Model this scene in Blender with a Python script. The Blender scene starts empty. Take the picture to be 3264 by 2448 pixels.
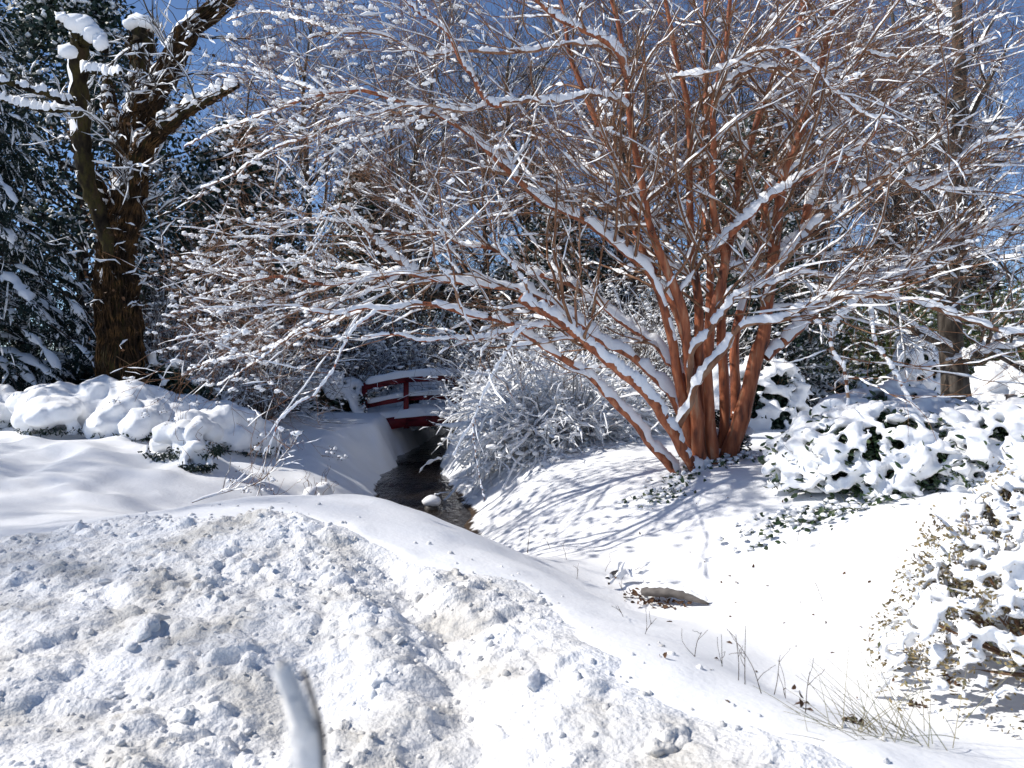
import bpy, math
import numpy as np

# ------------------------------------------------------------------ camera, sky, sun, exposure
sc = bpy.context.scene
COL = sc.collection
CAM_Z = 1.15
F_PX = 830.0                       # focal length in pixels of a 1024 wide picture
PITCH = math.atan(24.0 / F_PX)     # the camera looks slightly down
cam_d = bpy.data.cameras.new("camera")
cam = bpy.data.objects.new("camera", cam_d)
COL.objects.link(cam)
cam.location = (0, 0, CAM_Z)
cam.rotation_euler = (math.pi / 2 - PITCH, 0, 0)
cam_d.sensor_width = 36.0
cam_d.lens = 36.0 * F_PX / 1024.0
cam_d.clip_start = 0.05
cam_d.clip_end = 1000.0
cam_d.dof.use_dof = True
cam_d.dof.focus_distance = 9.0
cam_d.dof.aperture_fstop = cam_d.lens / 5.5
sc.camera = cam

SUN_EL, SUN_AZ = 41.0, 0.0        # azimuth: degrees ahead of straight left
se, sa = math.radians(SUN_EL), math.radians(SUN_AZ)
TO_SUN = (-math.cos(se) * math.cos(sa), math.cos(se) * math.sin(sa), math.sin(se))
world = bpy.data.worlds.new("World")
sc.world = world
world.use_nodes = True
wn = world.node_tree
sky = wn.nodes.new("ShaderNodeTexSky")
sky.sky_type = 'NISHITA'
sky.sun_disc = False
sky.sun_elevation = se
sky.sun_rotation = math.atan2(TO_SUN[0], TO_SUN[1])
sky.altitude = 900
sky.air_density = 0.65
sky.dust_density = 0.0
sky.ozone_density = 4.0
bg = wn.nodes["Background"]
bg.inputs[1].default_value = 0.125
wn.links.new(sky.outputs[0], bg.inputs[0])
sun_d = bpy.data.lights.new("sun", 'SUN')
sun_d.energy = 4.6
sun_d.angle = math.radians(0.8)
sun_d.color = (1.0, 0.955, 0.89)
sun = bpy.data.objects.new("sun", sun_d)
COL.objects.link(sun)
sun.location = (-20, 5, 16)
from mathutils import Vector
sun.rotation_euler = Vector(TO_SUN).to_track_quat('Z', 'Y').to_euler()
vs = sc.view_settings
vs.view_transform = 'Standard'
vs.look = 'None'
vs.gamma = 1.0
vs.exposure = 0.25
sc.render.engine = 'CYCLES'
cy = sc.cycles
cy.max_bounces = 6
cy.diffuse_bounces = 4
cy.glossy_bounces = 2
cy.transmission_bounces = 2
cy.transparent_max_bounces = 4
cy.caustics_reflective = False
cy.caustics_refractive = False
cy.use_denoising = True
cy.use_adaptive_sampling = True
cy.adaptive_threshold = 0.01

rng = np.random.default_rng(11)

# ------------------------------------------------------------------ helpers: points, noise
def at(sx, sy, d):
    """photograph pixel (3264x2448) at forward distance d -> world point"""
    px, py = sx * 1024 / 3264 - 512, sy * 768 / 2448 - 384
    v = np.array([px / F_PX, 1.0, -py / F_PX])
    c, s = math.cos(PITCH), math.sin(PITCH)
    v = np.array([v[0], v[1] * c + v[2] * s, -v[1] * s + v[2] * c])
    v = v * (d / v[1])
    return v + np.array([0, 0, CAM_Z])

def atd(x, y, d):
    return at(x * 3264 / 2212, y * 3264 / 2212, d)

def _hash(ix, iy, iz, seed):
    h = (ix.astype(np.int64) * 374761393 + iy.astype(np.int64) * 668265263 + iz.astype(np.int64) * 1274126177 + seed * 362437) & 0xFFFFFFFF
    h = ((h ^ (h >> 13)) * 1103515245) & 0xFFFFFFFF
    h = ((h ^ (h >> 16)) * 2246822519) & 0xFFFFFFFF
    return ((h ^ (h >> 15)) & 0xFFFFFF) / float(0xFFFFFF)

def noise(p, seed=0):
    p = np.asarray(p, float)
    i = np.floor(p).astype(np.int64)
    f = p - i
    f = f * f * f * (f * (f * 6 - 15) + 10)
    r = 0
    for dx in (0, 1):
        for dy in (0, 1):
            for dz in (0, 1):
                w = (f[..., 0] if dx else 1 - f[..., 0]) * (f[..., 1] if dy else 1 - f[..., 1]) * (f[..., 2] if dz else 1 - f[..., 2])
                r = r + w * _hash(i[..., 0] + dx, i[..., 1] + dy, i[..., 2] + dz, seed)
    return r * 2 - 1

def noise2(x, y, s, seed=0):
    return noise(np.stack([x / s, y / s, np.full_like(x, 0.37)], -1), seed)

def smooth(a, b, x):
    t = np.clip((x - a) / (b - a), 0, 1)
    return t * t * (3 - 2 * t)

def nrm(v):
    return v / np.maximum(np.linalg.norm(v, axis=-1, keepdims=True), 1e-9)

# ------------------------------------------------------------------ helpers: objects
def mesh_data(name, V, faces, smooth_shade=True):
    V = np.asarray(V, np.float32).reshape(-1, 3)
    faces = [np.asarray(f, np.int32) for f in faces if len(f)]
    me = bpy.data.meshes.new(name)
    me.vertices.add(len(V))
    me.vertices.foreach_set("co", V.ravel())
    tot = np.concatenate([np.full(len(f), f.shape[1], np.int32) for f in faces])
    start = np.concatenate([[0], np.cumsum(tot)[:-1]]).astype(np.int32)
    loops = np.concatenate([f.ravel() for f in faces]).astype(np.int32)
    me.loops.add(len(loops))
    me.polygons.add(len(tot))
    me.polygons.foreach_set("loop_start", start)
    try:
        me.polygons.foreach_set("loop_total", tot)
    except Exception:
        pass
    me.loops.foreach_set("vertex_index", loops)
    me.update(calc_edges=True)
    if smooth_shade:
        me.polygons.foreach_set("use_smooth", np.ones(len(tot), bool))
    return me

def link(name, me, mat, parent=None, kind=None):
    o = bpy.data.objects.new(name, me)
    if mat is not None and len(me.materials) == 0:
        me.materials.append(mat)
    COL.objects.link(o)
    if parent is not None:
        o.parent = parent
    if kind:
        o["kind"] = kind
    return o

def tag(o, label, cat, group=None, kind=None):
    o["label"] = label
    o["category"] = cat
    if group:
        o["group"] = group
    if kind:
        o["kind"] = kind
    return o

def thing(name, loc, label, cat, group=None):
    o = bpy.data.objects.new(name, None)
    o.empty_display_size = 0.2
    COL.objects.link(o)
    o.location = tuple(float(c) for c in loc)
    return tag(o, label, cat, group)

class MB:
    """collects geometry of one mesh"""
    def __init__(self):
        self.v, self.f, self.n = [], [], 0
    def add(self, V, *faces):
        V = np.asarray(V, float).reshape(-1, 3)
        self.v.append(V)
        for f in faces:
            f = np.asarray(f, np.int64)
            if len(f):
                self.f.append(f + self.n)
        self.n += len(V)
    def build(self, name, mat, parent=None, kind=None, off=None, smooth_shade=True):
        V = np.concatenate(self.v)
        if off is None and parent is not None:
            off = np.zeros(3)
            p = parent
            while p is not None:
                off = off + np.array(p.location)
                p = p.parent
        if off is not None:
            V = V - off
        by = {}
        for f in self.f:
            by.setdefault(f.shape[1], []).append(f)
        me = mesh_data(name, V, [np.concatenate(b) for b in by.values()], smooth_shade)
        return link(name, me, mat, parent, kind)

def copy_tree(o, parent=None):
    c = o.copy()
    COL.objects.link(c)
    c.parent = parent
    for ch in o.children:
        copy_tree(ch, c)
    return c

def box(mb, c, half, R=None):
    s = np.array([[x, y, z] for x in (-1, 1) for y in (-1, 1) for z in (-1, 1)], float) * np.array(half)
    if R is not None:
        s = s @ np.array(R).T
    mb.add(s + np.array(c), [[0, 1, 3, 2], [4, 6, 7, 5], [0, 4, 5, 1], [2, 3, 7, 6], [0, 2, 6, 4], [1, 5, 7, 3]])

def bar(mb, a, b, w, h):
    """box beam from a to b, w across (horizontal), h tall"""
    a, b = np.array(a, float), np.array(b, float)
    t = nrm(b - a)
    s = nrm(np.cross(t, [0, 0, 1.0]))
    u = np.cross(s, t)
    R = np.stack([t, s, u], 1)
    box(mb, (a + b) / 2, (np.linalg.norm(b - a) / 2, w / 2, h / 2), R)

# ------------------------------------------------------------------ materials
def new_mat(name):
    m = bpy.data.materials.new(name)
    m.use_nodes = True
    return m, m.node_tree, m.node_tree.nodes["Principled BSDF"]

def noise_mat(name, cols, scale=8.0, detail=5.0, rough=0.75, spec=0.25, bump=0.0, bscale=40.0, stretch=(1, 1, 1), lo=0.35, hi=0.65, bdist=0.01, coord='Object'):
    m, nt, b = new_mat(name)
    tc = nt.nodes.new("ShaderNodeTexCoord")
    mp = nt.nodes.new("ShaderNodeMapping")
    mp.inputs['Scale'].default_value = stretch
    if coord == 'Position':
        tc = nt.nodes.new('ShaderNodeNewGeometry')
    nt.links.new(tc.outputs[coord], mp.inputs[0])
    no = nt.nodes.new("ShaderNodeTexNoise")
    no.inputs['Scale'].default_value = scale
    no.inputs['Detail'].default_value = detail
    nt.links.new(mp.outputs[0], no.inputs['Vector'])
    cr = nt.nodes.new("ShaderNodeValToRGB")
    el = cr.color_ramp.elements
    while len(el) < len(cols):
        el.new(0.5)
    for i, c in enumerate(cols):
        el[i].position = lo + (hi - lo) * i / max(1, len(cols) - 1)
        el[i].color = (*c, 1)
    nt.links.new(no.outputs['Fac'], cr.inputs[0])
    nt.links.new(cr.outputs[0], b.inputs['Base Color'])
    b.inputs['Roughness'].default_value = rough
    b.inputs['Specular IOR Level'].default_value = spec
    if bump:
        n2 = nt.nodes.new("ShaderNodeTexNoise")
        n2.inputs['Scale'].default_value = bscale
        n2.inputs['Detail'].default_value = 6
        nt.links.new(mp.outputs[0], n2.inputs['Vector'])
        bp = nt.nodes.new("ShaderNodeBump")
        bp.inputs['Strength'].default_value = bump
        bp.inputs['Distance'].default_value = bdist
        nt.links.new(n2.outputs['Fac'], bp.inputs['Height'])
        nt.links.new(bp.outputs[0], b.inputs['Normal'])
    return m

SNOW_A, SNOW_B = (0.86, 0.87, 0.885), (0.90, 0.905, 0.91)
M = {}
M['snow'] = noise_mat('snow', [SNOW_A, SNOW_B], 3.0, 4, 0.65, 0.2, 0.5, 30, bdist=0.012)
M['ground_snow'] = noise_mat('ground_snow', [SNOW_A, SNOW_B], 1.5, 6, 0.65, 0.2, 0.35, 28, bdist=0.012)
M['dirt_and_shade_snow'] = noise_mat('dirt_and_shade_snow', [(0.62, 0.60, 0.56), (0.74, 0.73, 0.71), (0.83, 0.825, 0.815), (0.87, 0.87, 0.87)], 2.6, 12, 0.6, 0.25, 0.8, 42, lo=0.36, hi=0.66, bdist=0.02, coord='Position')
M['red_bark'] = noise_mat('red_bark', [(0.075, 0.03, 0.02), (0.25, 0.075, 0.034), (0.38, 0.125, 0.054), (0.42, 0.24, 0.145)], 7, 9, 0.6, 0.3, 0.5, 24, (2.5, 2.5, 0.5), 0.3, 0.72)
M['tan_bark'] = noise_mat('tan_bark', [(0.13, 0.055, 0.032), (0.26, 0.125, 0.07), (0.34, 0.22, 0.14)], 6, 6, 0.65, 0.25, 0.4, 30, (2, 2, 0.6), 0.3, 0.7)
M['branch'] = noise_mat('branch', [(0.12, 0.055, 0.032), (0.22, 0.11, 0.06), (0.31, 0.19, 0.115)], 5, 5, 0.7, 0.2, 0.3, 30, (2, 2, 0.6), 0.3, 0.7)
M['twig'] = noise_mat('twig', [(0.095, 0.052, 0.032), (0.18, 0.10, 0.06), (0.26, 0.165, 0.10)], 4, 3, 0.75, 0.2)
M['grey_bark'] = noise_mat('grey_bark', [(0.028, 0.022, 0.018), (0.065, 0.054, 0.044), (0.11, 0.092, 0.076)], 6, 6, 0.85, 0.15, 0.8, 20, (2, 2, 0.5))
M['far_twig'] = noise_mat('far_twig', [(0.045, 0.028, 0.02), (0.105, 0.066, 0.045)], 2, 3, 0.8, 0.15)
M['moss_bark'] = noise_mat('moss_bark', [(0.010, 0.008, 0.006), (0.025, 0.019, 0.012), (0.045, 0.038, 0.014), (0.05, 0.034, 0.02)], 5, 8, 0.9, 0.1, 1.0, 16, (1.5, 1.5, 0.7), bdist=0.03)
M['vine'] = noise_mat('vine', [(0.014, 0.009, 0.006), (0.045, 0.026, 0.013), (0.12, 0.065, 0.025)], 7, 4, 0.8, 0.15)
M['dark_leaf'] = noise_mat('dark_leaf', [(0.006, 0.016, 0.012), (0.014, 0.034, 0.022), (0.03, 0.055, 0.03)], 3, 4, 0.42, 0.45)
M['ivy_leaf'] = noise_mat('ivy_leaf', [(0.012, 0.028, 0.014), (0.03, 0.06, 0.022), (0.06, 0.085, 0.03)], 6, 4, 0.45, 0.4)
M['needle'] = noise_mat('needle', [(0.008, 0.018, 0.016), (0.018, 0.034, 0.026)], 3, 4, 0.6, 0.2)
M['bamboo'] = noise_mat('bamboo', [(0.035, 0.065, 0.02), (0.075, 0.11, 0.035), (0.13, 0.15, 0.05)], 2, 4, 0.5, 0.3)
M['tan_leaf'] = noise_mat('tan_leaf', [(0.09, 0.065, 0.03), (0.20, 0.15, 0.07), (0.29, 0.23, 0.12), (0.13, 0.13, 0.06)], 14, 4, 0.6, 0.25)
M['dead_leaf'] = noise_mat('dead_leaf', [(0.06, 0.035, 0.022), (0.16, 0.085, 0.045)], 10, 4, 0.7, 0.2)
M['pod'] = noise_mat('pod', [(0.03, 0.018, 0.013), (0.07, 0.042, 0.03)], 20, 2, 0.8, 0.15)
M['grass'] = noise_mat('grass', [(0.19, 0.17, 0.10), (0.34, 0.30, 0.18), (0.20, 0.22, 0.11)], 9, 3, 0.6, 0.25)
M['log_wood'] = noise_mat('log_wood', [(0.05, 0.044, 0.04), (0.11, 0.098, 0.09), (0.17, 0.155, 0.145)], 6, 8, 0.8, 0.15, 0.8, 22, (0.4, 2, 2))
M['red_paint'] = noise_mat('red_paint', [(0.07, 0.006, 0.010), (0.15, 0.010, 0.016), (0.19, 0.02, 0.022)], 5, 8, 0.55, 0.3, 0.35, 30, (0.6, 2, 2))
M['stone'] = noise_mat('stone', [(0.03, 0.027, 0.024), (0.09, 0.08, 0.07)], 8, 6, 0.6, 0.4, 0.8, 18)
M['bed'] = noise_mat('bed', [(0.035, 0.026, 0.018), (0.10, 0.062, 0.032), (0.16, 0.10, 0.05)], 5, 8, 0.7, 0.2, 0.8, 14)

# ground material: snow, with the wet stream bed bare below the water line
def ground_material():
    m = M['ground_snow']
    nt = m.node_tree
    b = nt.nodes["Principled BSDF"]
    old = b.inputs['Base Color'].links[0].from_socket
    geo = nt.nodes.new("ShaderNodeNewGeometry")
    sep = nt.nodes.new("ShaderNodeSeparateXYZ")
    nt.links.new(geo.outputs['Position'], sep.inputs[0])
    no = nt.nodes.new("ShaderNodeTexNoise")
    no.inputs['Scale'].default_value = 7
    no.inputs['Detail'].default_value = 6
    nt.links.new(geo.outputs['Position'], no.inputs['Vector'])
    ad = nt.nodes.new("ShaderNodeMath"); ad.operation = 'MULTIPLY_ADD'
    nt.links.new(no.outputs['Fac'], ad.inputs[0]); ad.inputs[1].default_value = 0.12
    nt.links.new(sep.outputs['Z'], ad.inputs[2])
    mr = nt.nodes.new("ShaderNodeMapRange")
    mr.inputs['From Min'].default_value = -0.80; mr.inputs['From Max'].default_value = -0.77
    nt.links.new(ad.outputs[0], mr.inputs['Value'])
    cr = nt.nodes.new("ShaderNodeValToRGB")
    cr.color_ramp.elements[0].color = (0.025, 0.02, 0.015, 1)
    cr.color_ramp.elements[1].color = (0.085, 0.052, 0.028, 1)
    nt.links.new(no.outputs['Fac'], cr.inputs[0])
    mx = nt.nodes.new("ShaderNodeMix"); mx.data_type = 'RGBA'
    nt.links.new(mr.outputs[0], mx.inputs['Factor'])
    nt.links.new(cr.outputs[0], mx.inputs['A'])
    nt.links.new(old, mx.inputs['B'])
    nt.links.new(mx.outputs['Result'], b.inputs['Base Color'])
ground_material()

def water_material():
    m, nt, b = new_mat('water')
    b.inputs['Base Color'].default_value = (0.018, 0.014, 0.011, 1)
    b.inputs['Roughness'].default_value = 0.06
    b.inputs['IOR'].default_value = 1.33
    b.inputs['Transmission Weight'].default_value = 0.0
    b.inputs['Alpha'].default_value = 0.86
    tc = nt.nodes.new("ShaderNodeTexCoord")
    mp = nt.nodes.new("ShaderNodeMapping")
    mp.inputs['Scale'].default_value = (4, 1.6, 1)
    nt.links.new(tc.outputs['Object'], mp.inputs[0])
    n = nt.nodes.new("ShaderNodeTexNoise")
    n.inputs['Scale'].default_value = 3.0; n.inputs['Detail'].default_value = 6
    n.inputs['Distortion'].default_value = 0.6
    nt.links.new(mp.outputs[0], n.inputs['Vector'])
    bp = nt.nodes.new("ShaderNodeBump")
    bp.inputs['Strength'].default_value = 0.7; bp.inputs['Distance'].default_value = 0.05
    nt.links.new(n.outputs['Fac'], bp.inputs['Height'])
    nt.links.new(bp.outputs[0], b.inputs['Normal'])
    return m
M['water'] = water_material()

# ------------------------------------------------------------------ ground shape
CP = np.array([
    # plowed pile, near to crest
    (-8, 0.5, -.18), (-4, 0.5, -.2), (0, 0.5, -.2), (3, 0.5, -.2), (-6, 2.8, -.12), (-3, 2.5, -.13), (0, 2.5, -.12), (1.6, 1.4, -.08),
    (-2.0, 4.2, -.02), (-0.4, 4.0, -.06), (-4.0, 4.2, -.04),
    (-8, 6.0, -.1), (-3.7, 6.0, -.05), (-2.8, 6.2, .0), (-1.47, 6.5, .07), (-.9, 6.35, .05), (-.35, 5.9, -.06), (.26, 5.0, -.17), (.5, 4.2, -.15), (.73, 3.5, -.10), (1.15, 2.6, -.07),
    # beyond the crest
    (-3.8, 7.5, -.12), (-2.6, 7.6, -.42), (-1.4, 7.8, -.6), (-.3, 7.5, -.62), (-7, 7.6, -.15),
    (-5.55, 11, .17), (-4.3, 9.3, .13), (-3.4, 9.2, -.03), (-2.96, 10.6, -.36), (-3.06, 13.5, -.14), (-2.5, 12.2, -.36), (-3.3, 16.5, .08), (-8.5, 11, .16), (-5, 14.5, .12),
    (-2.6, 20, .05), (-6, 20, .1), (-12, 20, .1),
    # right bank
    (.45, 8.0, -.52), (.8, 7, -.49), (1.08, 6, -.52), (.85, 5.4, -.55), (1.5, 4.2, -.31), (1.2, 3.6, -.33), (1.9, 2.6, -.2), (2.15, 6, -.28), (1.8, 8, -.04), (2.1, 8.8, .06), (1.2, 9.0, -.1), (.6, 10.2, -.2),
    (.4, 12.5, -.08), (2.5, 12, .05), (2.6, 6.5, -.05), (2.6, 5.4, -.0), (3.6, 3.2, -.05), (5, 6, .05), (6, 9, .1), (4, 10.5, .05), (.5, 16, .02), (4, 20, .03), (12, 20, .05), (12, 8, .1), (8, 2, .0),
    (0, 27, .05), (-14, 30, .1), (14, 30, .08), (-16, 8, .1), (-16, 0, -.1), (16, 0, 0), (0, -6, -.2), (-12, -6, -.2), (12, -6, -.15),
], float)
def _phi(r2):
    return np.where(r2 > 1e-9, 0.5 * r2 * np.log(np.maximum(r2, 1e-9)), 0)
_d2 = ((CP[:, None, :2] - CP[None, :, :2]) ** 2).sum(-1)
_n = len(CP)
_A = np.zeros((_n + 3, _n + 3))
_A[:_n, :_n] = _phi(_d2) + np.eye(_n) * 0.04
_A[:_n, _n] = 1; _A[:_n, _n + 1:] = CP[:, :2]; _A[_n:, :_n] = _A[:_n, _n:].T
_W = np.linalg.solve(_A, np.concatenate([CP[:, 2], np.zeros(3)]))

STREAM = np.array([(-0.9, 30), (-1.2, 22), (-1.75, 17), (-1.75, 14.5), (-1.42, 12.3), (-1.2, 10.7), (-1.25, 9.5), (-1.3, 8.3), (-1.3, 7), (-1.3, 6)], float)
def stream_dist(x, y):
    best = np.full(x.shape, 1e9); side = np.zeros(x.shape)
    for a, b in zip(STREAM[:-1], STREAM[1:]):
        ab = b - a
        t = np.clip(((x - a[0]) * ab[0] + (y - a[1]) * ab[1]) / (ab @ ab), 0, 1)
        dx, dy = x - a[0] - t * ab[0], y - a[1] - t * ab[1]
        d = np.hypot(dx, dy)
        m = d < best
        best = np.where(m, d, best)
        side = np.where(m, np.sign(ab[0] * dy - ab[1] * dx), side)
    return best, side      # side > 0 : the right-hand bank seen from the camera

def ground_h(x, y):
    x = np.asarray(x, float); y = np.asarray(y, float)
    sh = x.shape
    xf, yf = x.ravel(), y.ravel()
    h = np.empty_like(xf)
    for i in range(0, len(xf), 20000):
        xx, yy = xf[i:i + 20000], yf[i:i + 20000]
        r2 = (xx[:, None] - CP[None, :, 0]) ** 2 + (yy[:, None] - CP[None, :, 1]) ** 2
        h[i:i + 20000] = _phi(r2) @ _W[:_n] + _W[_n] + _W[_n + 1] * xx + _W[_n + 2] * yy
    r = np.maximum(np.abs(xf) / 15.0, np.abs(yf - 12) / 17.0)
    k = smooth(0.75, 1.05, r)
    h = h * (1 - k) + 0.06 * k
    # low swell further off
    h += 0.10 * k * noise2(xf, yf, 9.0, 5)
    # relief of the snow
    left = smooth(-2.9, -3.8, xf) * smooth(7.0, 7.8, yf) * smooth(14, 11, yf)
    h += left * (0.085 * noise2(xf, yf, .5, 1) + 0.05 * noise2(xf, yf, .26, 2))
    h += (1 - left) * (0.02 * noise2(xf, yf, .5, 3) + 0.009 * noise2(xf, yf, .16, 4))
    # the channel
    d, s = stream_dist(xf, yf)
    d = d + 0.10 * noise2(xf, yf, .55, 7) + 0.05 * noise2(xf, yf, .2, 8)
    wide = np.where(s > 0, 1.5, 1.25) * (1 - 0.55 * smooth(13.5, 15.5, yf))
    k = smooth(0.36, 0.36 + wide, d) ** 0.72
    fade = smooth(6.5, 7.3, yf)
    bed = -1.02 + 0.012 * np.maximum(yf - 10, 0)
    k = 1 - (1 - k) * fade
    h = bed + (h - bed) * k
    return h.reshape(sh)

def gz(x, y):
    return float(ground_h(np.array([x]), np.array([y]))[0])

def axis(segs):
    out = [segs[0][0]]
    for a, b, n, p in segs:
        t = np.linspace(0, 1, n + 1)[1:]
        out.extend(a + (b - a) * (t ** p if p > 0 else 1 - (1 - t) ** (-p)))
    return np.array(out)
xs = axis([(-160, -7, 26, -3), (-7, -4.5, 36, 1), (-4.5, 5, 230, 1), (5, 8, 36, 1), (8, 160, 26, 3)])
ys = axis([(-60, .5, 16, -2.5), (.5, 2, 20, 1), (2, 14, 260, 1), (14, 24, 70, 1), (24, 300, 34, 2.5)])
def grid_faces(nx, ny):
    i = np.arange(nx * ny).reshape(ny, nx)
    return np.stack([i[:-1, :-1], i[:-1, 1:], i[1:, 1:], i[1:, :-1]], -1).reshape(-1, 4)
# water
wy = np.linspace(6.6, 30, 150); wx = np.linspace(-3.2, 1.0, 50)
WX, WY = np.meshgrid(wx, wy)
WZ = -0.90 + 0.012 * np.maximum(WY - 10, 0) + 0.02 * smooth(13.2, 13.35, WY) + 0.03 * smooth(15.6, 15.75, WY) + 0.008 * noise2(WX, WY, .25, 3)
wobj = link("stream_water", mesh_data("stream_water", np.stack([WX, WY, WZ], -1), [grid_faces(50, 150)]), M['water'])
tag(wobj, "dark brook water running under the red bridge", "water", kind="structure")

# ------------------------------------------------------------------ icospheres and blobs
def ico(sub):
    import bmesh
    bm = bmesh.new()
    bmesh.ops.create_icosphere(bm, subdivisions=sub, radius=1.0)
    V = np.array([v.co[:] for v in bm.verts]); F = np.array([[v.index for v in f.verts] for f in bm.faces])
    bm.free()
    return V, F
ICO = {s: ico(s) for s in (1, 2, 3)}
OCT = (np.array([(1, 0, 0), (-1, 0, 0), (0, 1, 0), (0, -1, 0), (0, 0, 1), (0, 0, -1)], float),
       np.array([(0, 2, 4), (2, 1, 4), (1, 3, 4), (3, 0, 4), (2, 0, 5), (1, 2, 5), (3, 1, 5), (0, 3, 5)]))

def blobs(mb, C, S, sub=1, rough=0.25, freq=1.5, axes=None, seed=0):
    """irregular lumps at C with half sizes S (n,3); axes (n,3,3) rows = local axes"""
    C = np.asarray(C, float).reshape(-1, 3)
    if not len(C):
        return
    BV, BF = OCT if sub == 0 else ICO[sub]
    n = len(C)
    S = np.broadcast_to(np.asarray(S, float).reshape(-1, 3) if np.ndim(S) > 1 else np.full((n, 3), S), (n, 3))
    V = np.broadcast_to(BV, (n,) + BV.shape).copy()
    if rough:
        q = V * freq + (rng.random((n, 1, 3)) * 200)
        V = V * (1 + rough * noise(q, seed))[..., None]
    V = V * S[:, None, :]
    if axes is None:
        a = rng.random(n) * 6.283
        c, s = np.cos(a)[:, None], np.sin(a)[:, None]
        V = np.stack([V[..., 0] * c - V[..., 1] * s, V[..., 0] * s + V[..., 1] * c, V[..., 2]], -1)
    else:
        V = np.einsum('nki,nij->nkj', V, axes)
    V = V + C[:, None, :]
    F = BF[None] + (np.arange(n) * len(BV))[:, None, None]
    mb.add(V, F.reshape(-1, BF.shape[1]))

def leaves(mb, C, size, droop=0.0, aspect=0.45, fold=0.25, nrm_bias=None, up=0.0, simple=False):
    """folded leaf blades: 6 vertices, 4 triangles"""
    n = len(C)
    if not n:
        return
    t = rng.normal(size=(n, 3)); t[:, 2] = t[:, 2] * 0.7 - droop
    t = nrm(t)
    q = rng.normal(size=(n, 3)); q[:, 2] += up * 2
    u = nrm(q - (q * t).sum(-1, keepdims=True) * t)
    s = np.cross(t, u)
    L = (np.asarray(size) * rng.uniform(.65, 1.25, n))[:, None]
    w = L * aspect * 0.5
    if simple:
        V = np.stack([C, C + t * L * .45 + s * w, C + t * L, C + t * L * .45 - s * w], 1)
        mb.add(V, np.arange(n * 4).reshape(-1, 4))
        return
    pts = [C, C + t * L * .3 + s * w * .9 + u * L * fold * .3, C + t * L * .3 - s * w * .9 + u * L * fold * .3,
           C + t * L * .68 + s * w * .75 + u * L * fold * .2, C + t * L * .68 - s * w * .75 + u * L * fold * .2, C + t * L - u * L * .08]
    V = np.stack(pts, 1)
    f = np.array([(0, 1, 3), (0, 3, 5), (0, 5, 4), (0, 4, 2)])
    F = f[None] + (np.arange(n) * 6)[:, None, None]
    mb.add(V, F.reshape(-1, 3))

# ------------------------------------------------------------------ branches and the snow lying on them
def frames(P):
    T = np.gradient(P, axis=1)
    T = nrm(T)
    return T

def tubes(mb, P, R, sides=5, cap=False):
    P = np.asarray(P, float); R = np.asarray(R, float)
    if cap:
        P = np.concatenate([P, P[:, -1:] + (P[:, -1:] - P[:, -2:-1]) * 0.02], 1)
        R = np.concatenate([R, R[:, -1:] * 0.02], 1)
    B, K, _ = P.shape
    T = frames(P)
    vert = np.abs(T[..., 2]).mean(1) > 0.75
    ref = np.where(vert[:, None, None], np.array([0, -1.0, 0.05]), np.array([0, 0, 1.0]))
    U = nrm(ref - (ref * T).sum(-1, keepdims=True) * T)
    S = np.cross(T, U)
    a = np.arange(sides) * 2 * math.pi / sides
    ring = P[:, :, None] + R[:, :, None, None] * (np.cos(a)[:, None] * U[:, :, None] + np.sin(a)[:, None] * S[:, :, None])
    idx = np.arange(B * K * sides).reshape(B, K, sides)
    nx = np.roll(idx, -1, axis=2)
    F = np.stack([idx[:, :-1], nx[:, :-1], nx[:, 1:], idx[:, 1:]], -1).reshape(-1, 4)
    mb.add(ring, F)

def refine(A, m):
    K = A.shape[1]
    f = np.linspace(0, K - 1, (K - 1) * m + 1); i = np.minimum(f.astype(int), K - 2); w = (f - i)[None, :, None]
    return A[:, i] * (1 - w) + A[:, i + 1] * w

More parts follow.
